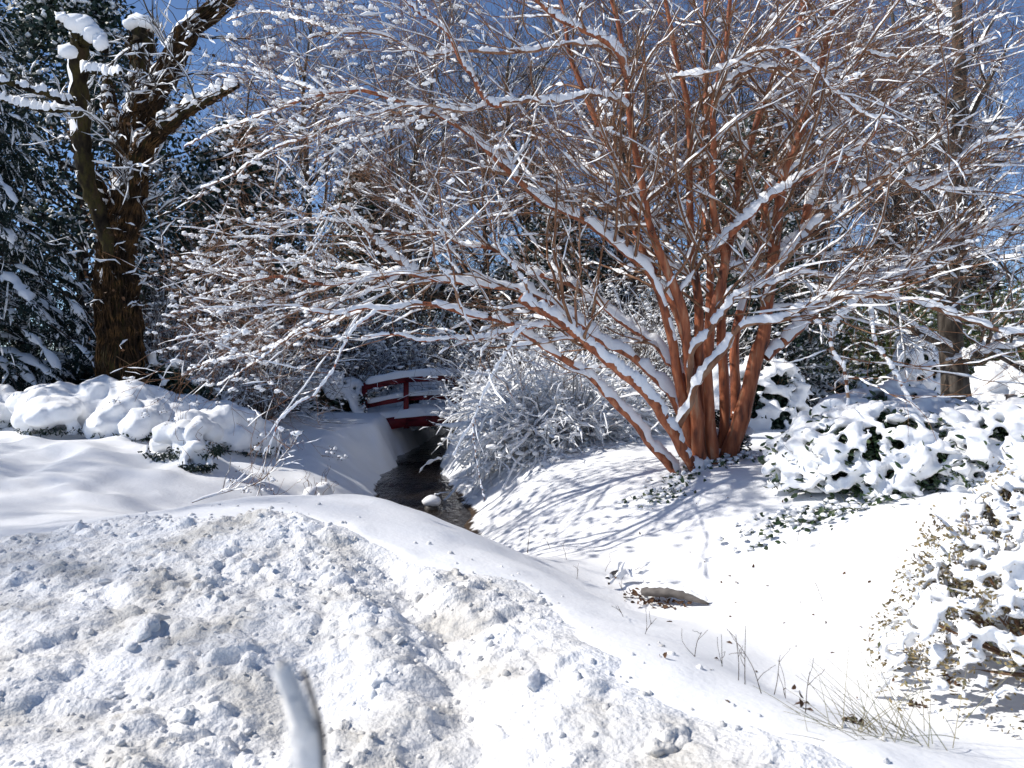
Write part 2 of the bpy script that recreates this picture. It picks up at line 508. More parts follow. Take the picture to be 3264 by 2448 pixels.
def snow_on(mb, P, R, thick, cover=0.75, M_=5, steep=0.3, wid=0.35, lump=0.5, tilt=None, fine=1, rag=.3):
    """snow ridge lying along the upper side of each branch"""
    P = np.asarray(P, float); R = np.asarray(R, float)
    if fine > 1:
        P, R = refine(P, fine), refine(R[..., None], fine)[..., 0]
    B, K, _ = P.shape
    T = frames(P)
    z = np.array([0, 0, 1.0]) if tilt is None else nrm(np.array([0, 0, 1.0]) + np.array(tilt))
    U = z - (z * T).sum(-1, keepdims=True) * T
    hz = np.linalg.norm(U, axis=-1)
    U = nrm(U)
    S = np.cross(T, U)
    n = rng.random((B, K))
    if K > 8:
        k = np.array([.15, .35, .35, .15]); n = np.apply_along_axis(lambda r: np.convolve(np.pad(r, 2, mode='wrap'), k, 'same')[2:-2], 1, n)
        n = 0.5 + (n - 0.5) * 1.8
    n = np.clip((n - (1 - cover)) * 3.0, 0, 1) * (1 - lump + lump * rng.random((B, K)) * 1.6)
    th = (thick(R) if callable(thick) else np.asarray(thick).reshape(B, -1)) * n * smooth(steep * 0.6, steep * 1.6, hz)
    th[:, 0] *= 0.2; th[:, -1] *= 0.15
    on = (th > 0.0008)
    w = np.where(on, R * 1.02 + wid * th, R * 0.6)
    h = np.where(on, R + th, R * 0.6)
    def soft(a):
        return (a + np.roll(a, 1, 1) + np.roll(a, -1, 1)) / 1.9 if a.shape[1] > 12 else a
    ang = np.radians(np.linspace(-100, 100, M_))[None, None] * (1 + rag * np.clip(soft(rng.normal(size=(B, K, 1))) * .5, -1, 1)) + rag * .35 * soft(rng.normal(size=(B, K, 1)))
    q = 1 + rag * .45 * soft(rng.normal(size=(B, K, M_))) * (th / np.maximum(h, 1e-6))[:, :, None]
    pts = P[:, :, None] + (np.sin(ang) * w[:, :, None] * q)[..., None] * S[:, :, None] + (np.cos(ang) * h[:, :, None] * q)[..., None] * U[:, :, None]
    idx = np.arange(B * K * M_).reshape(B, K, M_)
    F = np.stack([idx[:, :-1, :-1], idx[:, :-1, 1:], idx[:, 1:, 1:], idx[:, 1:, :-1]], -1)
    keep = (on[:, :-1] | on[:, 1:])
    F = F[keep].reshape(-1, 4)
    mb.add(pts, F)

def grow(Pp, Rp, N, lmin, lmax, K, ang=(25, 60), up=0.0, jit=0.18, t0=0.15, t1=1.0, rs=0.55, rmax=1.0, rmin=0.0015, tip=0.35, bias=None, grav=0.0, tfall=0.5, flat=1.0):
    Pp = np.asarray(Pp); Rp = np.asarray(Rp)
    B, Kp, _ = Pp.shape
    Lp = np.linalg.norm(np.diff(Pp, axis=1), axis=-1).sum(1)
    idx = rng.choice(B, N, p=Lp / Lp.sum())
    t = rng.uniform(t0, t1, N)
    f = np.minimum(t * (Kp - 1), Kp - 1.001); i = f.astype(int); w = (f - i)[:, None]
    pos = Pp[idx, i] * (1 - w) + Pp[idx, i + 1] * w
    tan = nrm(Pp[idx, i + 1] - Pp[idx, i])
    rad = Rp[idx, i]
    q = rng.normal(size=(N, 3)); q = nrm(q - (q * tan).sum(-1, keepdims=True) * tan)
    a = np.radians(rng.uniform(*ang, N))[:, None]
    d = np.cos(a) * tan + np.sin(a) * q
    d[:, 2] = d[:, 2] * flat + up
    if bias is not None:
        d += bias
    d = nrm(d)
    L = rng.uniform(lmin, lmax, N) * (1 + tfall * 0.5 - tfall * t)
    st = (L / (K - 1))[:, None]
    P = np.empty((N, K, 3)); P[:, 0] = pos
    for k in range(1, K):
        d = d + rng.normal(size=(N, 3)) * jit
        d[:, 2] += up * 0.25 - grav
        d = nrm(d)
        P[:, k] = P[:, k - 1] + d * st
    r0 = np.clip(rad * rs * rng.uniform(.75, 1.1, N), rmin, rmax)
    R = r0[:, None] * np.linspace(1, tip, K)
    return P, np.maximum(R, rmin * 0.7)

def spline(pts, K, wob=0.0):
    """Catmull-Rom through the points, K samples"""
    p = np.asarray(pts, float)
    p = np.concatenate([[2 * p[0] - p[1]], p, [2 * p[-1] - p[-2]]])
    L = np.concatenate([[0], np.cumsum(np.linalg.norm(np.diff(p[1:-1], axis=0), axis=1))])
    u = np.linspace(0, L[-1], K)
    seg = np.clip(np.searchsorted(L, u, side='right') - 1, 0, len(L) - 2)
    t = ((u - L[seg]) / np.maximum(L[seg + 1] - L[seg], 1e-9))[:, None]
    a, b, c, d = p[seg], p[seg + 1], p[seg + 2], p[seg + 3]
    o = 0.5 * ((2 * b) + (c - a) * t + (2 * a - 5 * b + 4 * c - d) * t ** 2 + (3 * b - a - 3 * c + d) * t ** 3)
    if wob:
        n = rng.normal(size=(K, 3)); kk = np.array([.25, .5, .25])
        for j in range(3):
            n[:, j] = np.convolve(n[:, j], kk, 'same')
        n[0] = 0
        o = o + n * wob
    return o

def to_px(P):
    v = P - np.array([0, 0, CAM_Z])
    c, s = math.cos(PITCH), math.sin(PITCH)
    f = v[..., 1] * c - v[..., 2] * s
    u = v[..., 1] * s + v[..., 2] * c
    f = np.maximum(f, .05)
    return 512 + F_PX * v[..., 0] / f, 384 - F_PX * u / f

def prune(P, R, gaps):
    """drop branches that would grow across places the tree leaves open"""
    x, y = to_px(P)
    bad = np.zeros(len(P), bool)
    for (x0, y0, x1, y1, pr) in gaps:
        hit = ((x > x0) & (x < x1) & (y > y0) & (y < y1)).any(1)
        bad |= hit & (rng.random(len(P)) < pr)
    return P[~bad], R[~bad]

# ------------------------------------------------------------------ plowed snow pile along the road
PILE = np.array([(-9, 5.0), (-3.3, 5.25), (-2.5, 5.5), (-1.45, 5.4), (-.9, 5.05), (-.55, 4.75), (-.015, 4.5), (.31, 3.85), (.55, 3.45), (.67, 3.1), (.91, 2.75), (1.11, 2.5), (1.7, 1.2), (1.9, -1.5), (-9, -1.5)], float)
def pile_mask(x, y):
    x = x + 0.16 * noise2(x, y, .5, 21) + 0.06 * noise2(x, y, .15, 22)
    y = y + 0.16 * noise2(x, y, .5, 23)
    ins = np.zeros(x.shape, bool); dist = np.full(x.shape, 1e9)
    for a, b in zip(PILE, np.roll(PILE, -1, 0)):
        ab = b - a
        t = np.clip(((x - a[0]) * ab[0] + (y - a[1]) * ab[1]) / (ab @ ab), 0, 1)
        dist = np.minimum(dist, np.hypot(x - a[0] - t * ab[0], y - a[1] - t * ab[1]))
        cr = (a[1] > y) != (b[1] > y)
        with np.errstate(divide='ignore', invalid='ignore'):
            xi = a[0] + (y - a[1]) / (b[1] - a[1]) * ab[0] if abs(ab[1]) > 1e-9 else np.full(x.shape, -1e9)
        ins ^= cr & (x < xi)
    return np.where(ins, dist, -dist)
def domes(x, y, cell, hgt, prob, seed, rr=(0.35, 0.75)):
    ix, iy = np.floor(x / cell).astype(np.int64), np.floor(y / cell).astype(np.int64)
    out = np.zeros(x.shape); z0 = np.zeros_like(ix)
    for dx in (-1, 0, 1):
        for dy in (-1, 0, 1):
            cx, cy_ = ix + dx, iy + dy
            h = [_hash(cx, cy_, z0 + k, seed) for k in range(5)]
            px, py = (cx + h[0]) * cell, (cy_ + h[1]) * cell
            r = cell * (rr[0] + (rr[1] - rr[0]) * h[2])
            d2 = ((x - px) ** 2 + (y - py) ** 2) / r ** 2
            b = np.sqrt(np.clip(1 - d2, 0, 1)) * hgt * (0.35 + 0.65 * h[3]) * (h[4] < prob)
            out = np.maximum(out, b)
    return out
def pile_h(x, y):
    m = pile_mask(x, y)
    k = smooth(0.0, 0.35, m)
    wx_, wy_ = x + .05 * noise2(x, y, .11, 31), y + .05 * noise2(x, y, .11, 32)
    l = 0.04 * noise2(x, y, .9, 33) + 0.02 * noise2(x, y, .35, 34)
    rough = .9 + .5 * smooth(-.25, .35, noise2(x, y, .6, 41) + .5 * noise2(x, y, .22, 42))
    l = l + domes(wx_, wy_, .45, .06, .22, 35) + rough * (domes(wx_, wy_, .16, .03, .4, 36) + domes(wx_, wy_, .07, .018, .6, 37) + domes(wx_, wy_, .042, .011, .6, 39) + 0.006 * noise2(x, y, .04, 38))
    # a shallow trough that runs down the pile
    tx = np.interp(y, [2.2, 2.6, 3.35, 4.0, 4.65, 5.0], [-.12, -.15, -.23, -.45, -.72, -.85]) + .03 * np.sin(y * 7)
    l = l - 0.10 * np.exp(-((x - tx) / .17) ** 2) * smooth(1.6, 2.4, y) * smooth(5.2, 4.6, y)
    tx = np.interp(y, [2.0, 3.0, 4.0], [-1.0, -.75, -.9])
    l = l - 0.07 * np.exp(-((x - tx) / .2) ** 2) * smooth(1.8, 2.4, y) * smooth(4.0, 3.2, y)
    return ground_h(x, y) + -0.03 + smooth(-.08, .22, m) * .036 + k * (0.012 + l)
X, Y = np.meshgrid(xs, ys)
Z = ground_h(X, Y) - .3 * smooth(.06, .45, pile_mask(X, Y))   # lies below the plowed pile
GF = grid_faces(len(xs), len(ys))
GF = GF[(pile_mask(X, Y).ravel()[GF] < .6).any(1) | (Y.ravel()[GF] < 1.2).any(1) | (X.ravel()[GF] < -5.2).any(1)]
g = link("ground", mesh_data("ground", np.stack([X, Y, Z], -1), [GF]), M['ground_snow'])
tag(g, "smooth fresh snow over the banks and the yard", "snow", kind="structure")


# dirt is mixed in only where the plow left it: the rim of the pile is clean snow
def dirt_by_attribute():
    m = M['dirt_and_shade_snow'].copy(); m.name = 'pile_snow'
    nt = m.node_tree; b = nt.nodes["Principled BSDF"]
    old = b.inputs['Base Color'].links[0].from_socket
    a = nt.nodes.new("ShaderNodeAttribute"); a.attribute_name = "dirt"
    mx = nt.nodes.new("ShaderNodeMix"); mx.data_type = 'RGBA'
    nt.links.new(a.outputs['Fac'], mx.inputs['Factor'])
    mx.inputs['A'].default_value = (0.88, 0.885, 0.89, 1)
    nt.links.new(old, mx.inputs['B'])
    nt.links.new(mx.outputs['Result'], b.inputs['Base Color'])
    return m
M['pile_snow'] = dirt_by_attribute()
px_ = np.arange(-5.4, 1.9, .0162); py_ = np.arange(.6, 5.9, .0162)
PX, PY = np.meshgrid(px_, py_)
PM = pile_mask(PX, PY)
PZ = pile_h(PX, PY)
F = grid_faces(len(px_), len(py_))
F = F[(PM.ravel()[F] > -0.06).any(1)]
used, inv = np.unique(F, return_inverse=True)
pile = link("plowed_snowbank", mesh_data("plowed_snowbank", np.stack([PX, PY, PZ], -1).reshape(-1, 3)[used], [inv.reshape(-1, 4)]), M['pile_snow'])
at_ = pile.data.attributes.new("dirt", 'FLOAT', 'POINT')
at_.data.foreach_set("value", smooth(.0, .35, PM.ravel()[used] + .25 * noise2(PX, PY, .3, 51).ravel()[used]).astype(np.float32))
tag(pile, "rough dirty plowed snowbank filling the foreground", "snowbank")

# clods thrown up by the plow
chunk_meshes = []
for k in range(5):
    mb = MB()
    blobs(mb, np.zeros((1, 3)), np.array([[1.0, rng.uniform(.7, .95), rng.uniform(.6, .85)]]), 3, 0.55, 1.3, seed=k)
    v = mb.v[0]; v += v * (0.22 * noise(v * 3.1, 77 + k) + .10 * noise(v * 8, 177 + k))[:, None]
    chunk_meshes.append(mesh_data("snow_chunk", v, mb.f))
    chunk_meshes[-1].materials.append(M['dirt_and_shade_snow'])
spots = [(310, 1360, .12), (340, 1340, .08), (130, 1215, .05), (275, 1230, .055), (365, 1435, .05), (1410, 1270, .05), (1150, 1470, .075), (1060, 1475, .06), (1425, 1410, .06), (1450, 1440, .07), (1235, 1460, .055), (1080, 1590, .07), (1460, 1590, .08), (1420, 1620, .06), (820, 1470, .06), (220, 1255, .05), (150, 1150, .04), (230, 1150, .035), (615, 1140, .02), (420, 1120, .025), (700, 1300, .035), (520, 1320, .035), (905, 1290, .05), (980, 1240, .055), (1000, 1250, .04), (1140, 1300, .045), (1200, 1310, .04), (1290, 1390, .04), (60, 1330, .05), (400, 1540, .05), (580, 1220, .03), (640, 1250, .03), (760, 1330, .03), (860, 1380, .035), (240, 1500, .05)]
for i, (dx, dy, r) in enumerate(spots):
    d = 1.2 * F_PX / (dy * 1024 / 2212 - 360)
    for _ in range(3):
        p = atd(dx, dy, d); zz = float(pile_h(np.array([p[0]]), np.array([p[1]]))[0]); d *= (CAM_Z - zz) / max(CAM_Z - p[2], .2)
        d = min(max(d, 1.6), 6.6)
    p = atd(dx, dy, d)
    o = link("snow_chunk", chunk_meshes[i % 5], None)
    o.location = (p[0], p[1], p[2] - r * .12)
    r *= .8; o.scale = (r, r * rng.uniform(.8, 1.1), r * rng.uniform(.7, .95))
    o.rotation_euler = (rng.uniform(-.3, .3), rng.uniform(-.3, .3), rng.uniform(0, 6.28))
    tag(o, "clod of packed snow lying on the plowed snowbank", "snow chunk", "snow clods on the plowed bank")
    if i == 0:
        tag(o, "largest clod of packed snow on the bank left of the snow-coated stick", "snow chunk")
n = 6500
cx, cy2 = rng.uniform(-5, 1.8, n), rng.uniform(1.4, 6.4, n) 
m = pile_mask(cx, cy2)
keep = ((m > 0.0) & (noise2(cx, cy2, .6, 41) + .5 * noise2(cx, cy2, .22, 42) > rng.uniform(-.6, .7, n))) | ((m > -.25) & (rng.random(n) < .12))
cx, cy2 = cx[keep], cy2[keep]
r = .007 + .012 * rng.random(len(cx)) ** 2 + np.where(rng.random(len(cx)) < .05, .012, 0)
cz = np.where(pile_mask(cx, cy2) > .1, pile_h(cx, cy2), np.maximum(pile_h(cx, cy2), ground_h(cx, cy2)))
mb = MB()
blobs(mb, np.stack([cx, cy2, cz + r * .05], -1), np.stack([r, r, r * .8], -1), 1, .5, 1.3)
tag(mb.build("snow_crumbs", M['dirt_and_shade_snow'], kind="stuff", off=np.zeros(3)), "small crumbs of dirty snow strewn over the plowed bank", "snow", kind="stuff")

# ------------------------------------------------------------------ crape myrtle, the tree of the picture
BASE = at(2250, 1475, 8.8); BASE[2] = gz(BASE[0], BASE[1]) - .05
myrtle = thing("crape_myrtle", BASE, "large many-stemmed red-barked tree carrying snow beside the brook", "tree")
PXM = 1.0 / 2646.0     # metres per source pixel per metre of distance
# pixel trace, start distance, end distance, start and end thickness (pixels), bark
stems = [
    ([(2160, 1510), (2131, 1475), (2075, 1420), (2023, 1347), (1949, 1273), (1875, 1195), (1777, 1131), (1678, 1067), (1604, 1023), (1516, 1008), (1432, 983), (1334, 968), (1235, 985), (1160, 985), (1080, 1000), (990, 990)], 8.6, 7.3, 34, 9, 0),
    ([(2225, 1510), (2200, 1470), (2146, 1382), (2090, 1290), (2047, 1240), (1973, 1180), (1900, 1120), (1826, 1058), (1767, 1013), (1703, 978), (1659, 949)], 8.5, 7.7, 46, 28, 0),
    ([(1800, 1046), (1740, 1035), (1678, 1047), (1600, 1060), (1511, 1082), (1432, 1077), (1340, 1085), (1260, 1065), (1150, 1080)], 7.95, 7.2, 15, 5, 0),
    ([(2200, 1480), (2175, 1330), (2137, 1250), (2090, 1206), (2004, 1130), (1924, 1091), (1850, 1027), (1777, 978), (1678, 924), (1604, 914), (1481, 900), (1344, 885), (1295, 865), (1236, 875), (1137, 895), (1020, 905), (900, 880), (760, 900)], 8.8, 8.9, 36, 8, 0),
    ([(2215, 1480), (2190, 1280), (2163, 1177), (2134, 1155), (2103, 1107), (2058, 1072), (2004, 1040), (1963, 1009), (1900, 955), (1830, 910), (1750, 885), (1660, 850), (1570, 790), (1480, 780), (1380, 740), (1280, 750)], 9.0, 9.6, 36, 7, 0),
    ([(2215, 1490), (2170, 1250), (2141, 1080), (2110, 960), (2067, 865), (1998, 810), (1949, 767), (1875, 713), (1801, 674), (1727, 644), (1654, 580), (1580, 507), (1501, 428), (1432, 384), (1363, 344), (1270, 320), (1160, 290), (1040, 300), (920, 330)], 8.7, 8.0, 46, 9, 0),
    ([(2250, 1490), (2226, 1443), (2220, 1316), (2204, 1221), (2194, 1127), (2185, 1032), (2150, 914), (2096, 787), (2067, 689), (2052, 615), (2032, 516), (2018, 443), (2003, 344), (1998, 246), (1980, 120), (1950, 0), (1900, -200), (1870, -420)], 8.6, 8.2, 52, 8, 0),
    ([(2240, 1480), (2215, 1250), (2180, 1060), (2141, 960), (2080, 860), (2042, 787), (2018, 689), (2013, 590), (1973, 516), (1924, 433), (1885, 350), (1855, 275), (1816, 172), (1796, 30), (1750, -120), (1720, -300)], 8.9, 9.3, 48, 8, 0),
    ([(2240, 1480), (2236, 1300), (2228, 1100), (2225, 950), (2205, 807), (2200, 640), (2200, 443), (2191, 393), (2186, 300), (2150, 150), (2120, 0), (2090, -250), (2080, -450)], 9.0, 8.8, 46, 8, 0),
    ([(2275, 1490), (2262, 1300), (2252, 1120), (2262, 950), (2262, 800), (2235, 590), (2240, 480), (2250, 330), (2240, 160), (2250, 0), (2260, -250)], 9.2, 9.8, 44, 8, 0),
    ([(2275, 1495), (2262, 1320), (2256, 1150), (2272, 1000), (2310, 840), (2285, 730), (2269, 615), (2274, 467), (2274, 344), (2300, 200), (2320, 80), (2330, -60), (2350, -300)], 8.7, 8.3, 48, 9, 0),
    ([(2305, 1475), (2310, 1250), (2300, 1080), (2300, 900), (2338, 713), (2358, 521), (2387, 472), (2412, 394), (2441, 320), (2471, 236), (2540, 123), (2565, 15), (2590, -150), (2610, -350)], 9.1, 9.2, 48, 9, 0),
    ([(2345, 1460), (2345, 1250), (2342, 1100), (2370, 960), (2410, 840), (2432, 738), (2451, 590), (2491, 516), (2520, 443), (2540, 369), (2545, 295), (2540, 148), (2555, 30), (2570, -150), (2600, -400)], 9.4, 10.0, 46, 9, 0),
    ([(2318, 1495), (2324, 1437), (2353, 1364), (2381, 1269), (2394, 1206), (2413, 1127), (2432, 1079), (2445, 980), (2466, 841), (2476, 713), (2500, 566), (2530, 482), (2570, 369), (2594, 280), (2619, 197), (2643, 98), (2663, 10), (2700, -150), (2720, -380)], 8.9, 8.6, 70, 10, 0),
    ([(2440, 1140), (2456, 1121), (2520, 1072), (2560, 1032), (2604, 983), (2648, 939), (2693, 905), (2766, 893), (2840, 885), (2889, 860), (2938, 831), (2988, 782), (3110, 738), (3209, 713), (3320, 690), (3450, 640)], 8.85, 9.4, 44, 8, 0),
    ([(2470, 840), (2500, 790), (2540, 765), (2560, 738), (2579, 639), (2609, 580), (2633, 492), (2658, 433), (2690, 360), (2720, 260), (2740, 150), (2780, 0), (2820, -200)], 9.3, 10.0, 36, 8, 0),
    ([(2146, 1392), (2169, 1342), (2201, 1285), (2216, 1222), (2242, 1193), (2280, 1152), (2315, 1104), (2343, 1057), (2373, 1036), (2402, 1026), (2471, 1022), (2510, 1013), (2550, 983), (2619, 959), (2668, 944), (2766, 939), (2840, 949), (2914, 959), (3012, 993), (3110, 1027), (3184, 1052), (3300, 1070), (3420, 1120)], 8.45, 7.2, 26, 12, 1),
    ([(2200, 1250), (2205, 1131), (2250, 1067), (2299, 1003), (2338, 954), (2387, 919), (2451, 905), (2510, 885), (2560, 868), (2643, 880), (2717, 880), (2800, 900)], 8.5, 7.9, 24, 7, 1),
    ([(2270, 800), (2299, 767), (2373, 703), (2446, 634), (2520, 590), (2569, 561), (2643, 521), (2717, 487), (2780, 430), (2830, 340), (2900, 280)], 8.5, 7.8, 30, 7, 0),
    ([(2440, 960), (2480, 870), (2520, 807), (2594, 718), (2668, 659), (2742, 605), (2791, 570), (2825, 556), (2879, 580), (2938, 605), (2988, 585), (3037, 541), (3086, 487), (3150, 448), (3264, 433), (3380, 400)], 8.7, 7.7, 26, 9, 1),
    ([(2090, 260), (2176, 241), (2299, 221), (2373, 177), (2422, 162), (2510, 157), (2550, 177), (2599, 221), (2643, 275), (2692, 315), (2766, 369), (2850, 380)], 8.2, 7.4, 14, 7, 1),
    ([(2260, 300), (2348, 241), (2461, 211), (2569, 226), (2619, 231), (2692, 197), (2747, 162), (2815, 182), (2914, 177), (2980, 150)], 8.4, 7.8, 17, 7, 1),
    ([(2440, 330), (2520, 285), (2619, 251), (2717, 241), (2815, 246), (2914, 221), (3000, 195), (3086, 157), (3180, 120)], 9.1, 8.8, 15, 6, 1),
    ([(2000, 340), (1950, 310), (1895, 300), (1826, 312), (1752, 322), (1629, 320), (1555, 330), (1481, 354), (1383, 339), (1285, 339), (1186, 364), (1080, 370)], 8.3, 7.6, 18, 6, 1),
    ([(1985, 200), (1930, 150), (1875, 143), (1801, 138), (1727, 157), (1629, 167), (1506, 162), (1432, 167), (1359, 172), (1285, 143), (1211, 108), (1088, 103), (980, 120)], 8.3, 7.5, 16, 6, 1),
    ([(2000, 250), (1964, 158), (1875, 103), (1801, 69), (1752, 39), (1718, 10), (1640, -60), (1540, -120)], 8.2, 8.0, 26, 8, 0),
    ([(2020, 730), (1978, 679), (1924, 639), (1875, 610), (1826, 608), (1727, 610), (1640, 640)], 9.0, 8.6, 18, 7, 1),
    ([(1600, 335), (1560, 330), (1531, 295), (1506, 246), (1472, 197), (1440, 128), (1408, 88), (1350, 50), (1280, -10)], 7.9, 7.7, 18, 7, 0),
    ([(1200, 990), (1120, 1060), (1060, 1180), (1000, 1260), (940, 1290), (895, 1340), (870, 1400), (840, 1450)], 7.3, 6.9, 7, 3, 0),
    ([(1690, 1045), (1654, 1062), (1580, 1180), (1531, 1283), (1506, 1347), (1442, 1455)], 7.5, 7.0, 7, 3, 1),
    ([(1506, 1347), (1516, 1446), (1531, 1529), (1543, 1593)], 7.1, 6.9, 4, 2, 1),
    ([(2756, 930), (2700, 985), (2668, 1023), (2648, 1077), (2663, 1136), (2692, 1185), (2702, 1268), (2700, 1300)], 7.8, 7.4, 15, 10, 1),
    ([(2776, 940), (2776, 988), (2791, 1087), (2830, 1150), (2865, 1210), (2904, 1288), (2960, 1340)], 7.8, 7.0, 11, 8, 1),
    ([(1690, 985), (1678, 914), (1640, 860), (1595, 800), (1560, 700), (1530, 600)], 7.8, 7.7, 12, 4, 1),
    ([(1840, 1090), (1835, 950), (1850, 850), (1845, 740), (1860, 600)], 7.9, 7.8, 10, 4, 1),
    ([(1470, 985), (1440, 900), (1390, 830), (1370, 730), (1310, 640)], 7.4, 7.3, 10, 4, 1),
    ([(1520, 1090), (1470, 980), (1440, 840), (1410, 700), (1400, 600)], 7.5, 7.5, 9, 4, 1),
    ([(1350, 885), (1270, 830), (1200, 770), (1130, 690), (1080, 660), (1010, 700)], 8.9, 8.8, 22, 6, 1),
    ([(1380, 345), (1290, 400), (1200, 420), (1090, 470), (1000, 520)], 8.1, 7.8, 10, 5, 1),
    ([(1180, 890), (1080, 905), (1000, 930), (880, 960), (760, 985), (640, 990), (540, 1000)], 8.9, 9.4, 11, 4, 1),
    ([(1236, 875), (1100, 850), (960, 835), (840, 830), (720, 860), (600, 850)], 8.9, 9.2, 11, 4, 1),
    ([(1295, 865), (1180, 930), (1060, 960), (930, 1000), (800, 1050), (680, 1060), (560, 1080)], 8.9, 8.6, 10, 4, 1),
    ([(1160, 985), (1050, 1035), (930, 1075), (800, 1130), (690, 1150), (600, 1180)], 7.5, 8.2, 9, 4, 1),
    ([(1080, 1000), (960, 1050), (850, 1130), (760, 1190), (690, 1230)], 7.4, 8.0, 8, 3, 1),
    ([(1040, 300), (900, 250), (780, 215), (690, 205)], 8.0, 8.4, 10, 4, 1),
    ([(1088, 103), (950, 60), (820, 40), (720, 65)], 7.5, 8.2, 9, 4, 1),
    ([(960, 320), (800, 380), (680, 420), (590, 470)], 8.0, 8.6, 9, 4, 1),
    ([(1160, 364), (1000, 430), (860, 480), (740, 560), (640, 600)], 7.7, 8.3, 9, 4, 1),
    ([(1300, 745), (1150, 720), (1000, 700), (860, 720), (740, 700), (640, 740)], 9.6, 9.4, 9, 4, 1),
]
K0 = 44
SP, SR = [], []
for pts, d0, d1, w0, w1, bark in stems:
    n = len(pts)
    L = np.concatenate([[0], np.cumsum([math.dist(pts[i], pts[i + 1]) for i in range(n - 1)])]); L /= L[-1]
    W = np.array([at(p[0], p[1], d0 + (d1 - d0) * l) for p, l in zip(pts, L)])
    P = spline(W, K0, 0.006)
    dd = np.linspace(d0, d1, K0)
    if w0 > 40:
        w0 *= .84
    R = (w0 + (w1 - w0) * np.linspace(0, 1, K0) ** 0.75) * PXM * dd / 2
    R = R * (1 + 0.06 * rng.normal(size=K0))
    SP.append(P); SR.append(R)
    st = MB(); tubes(st, P[None], R[None], 10, cap=True)
    so = st.build("stem", M['red_bark'] if bark == 0 else M['tan_bark'], myrtle)
    sn = MB(); snow_on(sn, P[None], R[None], lambda r: np.minimum(.05, .009 + 1.25 * r), cover=0.95, M_=8, steep=.66 if w0 > 40 and abs(W[-1][2] - W[0][2]) > 2.2 * abs(W[-1][0] - W[0][0]) else .42, wid=.25, lump=.4, fine=3, rag=.2)
    if sn.n and sn.f:
        sn.build("snow", M['snow'], so, kind="stuff", off=np.array(myrtle.location))
SP, SR = np.array(SP), np.array(SR)

tw, tw2, sw = MB(), MB(), MB()
GAPS = [(346, 362, 470, 515, 1.0), (470, 480, 1100, 900, 1.0), (0, 425, 225, 800, 1.0), (225, 500, 480, 800, 1.0), (600, 395, 775, 480, .9), (770, 400, 1030, 480, .75), (600, 300, 780, 395, .55), (480, 400, 600, 480, .8), (350, 330, 470, 362, .5), (380, 262, 620, 345, .3), (-200, -100, 150, 345, .92), (150, 0, 215, 230, .6), (-200, 345, 110, 500, .9), (600, 330, 780, 470, .5)]
B1, R1 = grow(SP, SR, 900, .6, 2.1, 14, (25, 65), up=.07, jit=.10, flat=.6, grav=.012, t0=.28, rs=.42, rmin=.0032, rmax=.018, tip=.4)
B1, R1 = prune(B1, R1, GAPS)
B2, R2 = grow(B1, R1, 2700, .3, 1.1, 8, (20, 60), up=.05, jit=.15, flat=.7, t0=.15, rs=.55, rmin=.003, rmax=.008)
B2b, R2b = grow(SP, SR, 420, .2, .9, 8, (35, 80), up=.10, jit=.13, t0=.3, rs=.3, rmin=.0024, rmax=.007)
B2, R2 = prune(np.concatenate([B2, B2b]), np.concatenate([R2, R2b]), GAPS)
B3, R3 = grow(B2, R2, 11500, .12, .48, 4, (18, 60), up=.08, jit=.22, t0=.15, rs=.6, rmin=.0023, rmax=.0035)
B3, R3 = prune(B3, R3, GAPS)
tubes(tw, B1, R1, 4); tubes(tw, B2[:, ::2] if B2.shape[1] % 2 else B2, R2[:, ::2] if B2.shape[1] % 2 else R2, 3); tubes(tw2, B3, R3, 3)
snow_on(sw, B1, R1, lambda r: np.minimum(.030, .005 + 1.6 * r), cover=.6, M_=6, wid=.25, fine=2, rag=.18)
pick = rng.random(len(B2)) < np.where(B2[:, 0, 0] < -.2, .36, .14)
snow_on(sw, B2[pick], R2[pick], rng.uniform(.006, .017, (pick.sum(), 1)), cover=.45, M_=5, wid=.4)
pick = rng.random(len(B3)) < np.where(B3[:, 0, 0] < -.6, .10, .02)
snow_on(sw, B3[pick], R3[pick], rng.uniform(.004, .012, (pick.sum(), 1)), cover=.5, M_=4, wid=.6)
tw.build("branches", M['branch'], myrtle, kind="stuff")
tw2.build("twigs", M['twig'], myrtle, kind="stuff")
# seed clusters at twig tips, most of them on the outer left side, with clots of snow on them
tips = B3[:, -1]
pr = 0.05 + 1.0 * smooth(.2, -2.0, tips[:, 0])
sel = tips[rng.random(len(tips)) < pr * .36]
pods = MB(); c = []
for t in sel:
    k = rng.integers(4, 9)
    c.append(t + rng.normal(size=(k, 3)) * np.array([.03, .03, .02]))
c = np.concatenate(c)
blobs(pods, c, np.full((len(c), 3), .006) * rng.uniform(.8, 1.3, (len(c), 1)), 0, 0)
pods.build("seed_pods", M['pod'], myrtle, kind="stuff")
q = sel[rng.random(len(sel)) < .75]
q = np.repeat(q, 4, 0)
s = rng.uniform(.008, .02, len(q)) + .012 * rng.random(len(q)) ** 3
q = q + rng.normal(size=q.shape) * np.array([.022, .022, .007])
blobs(sw, q + np.stack([0 * s, 0 * s, s * .4], -1), np.stack([s * rng.uniform(1.0, 1.7, len(s)), s * rng.uniform(.8, 1.3, len(s)), s * rng.uniform(.6, .95, len(s))], -1), 1, .5, 1.5)
fork = B2[rng.random(len(B2)) < .14][:, 2]
fork = np.repeat(fork, 3, 0) + rng.normal(size=(len(fork) * 3, 3)) * np.array([.02, .02, .006])
s = rng.uniform(.010, .026, len(fork))
blobs(sw, fork + np.stack([0 * s, 0 * s, s * .4], -1), np.stack([s * 1.4, s, s * .75], -1), 1, .5, 1.4)
sw.build("branch_snow", M['snow'], myrtle, kind="stuff")

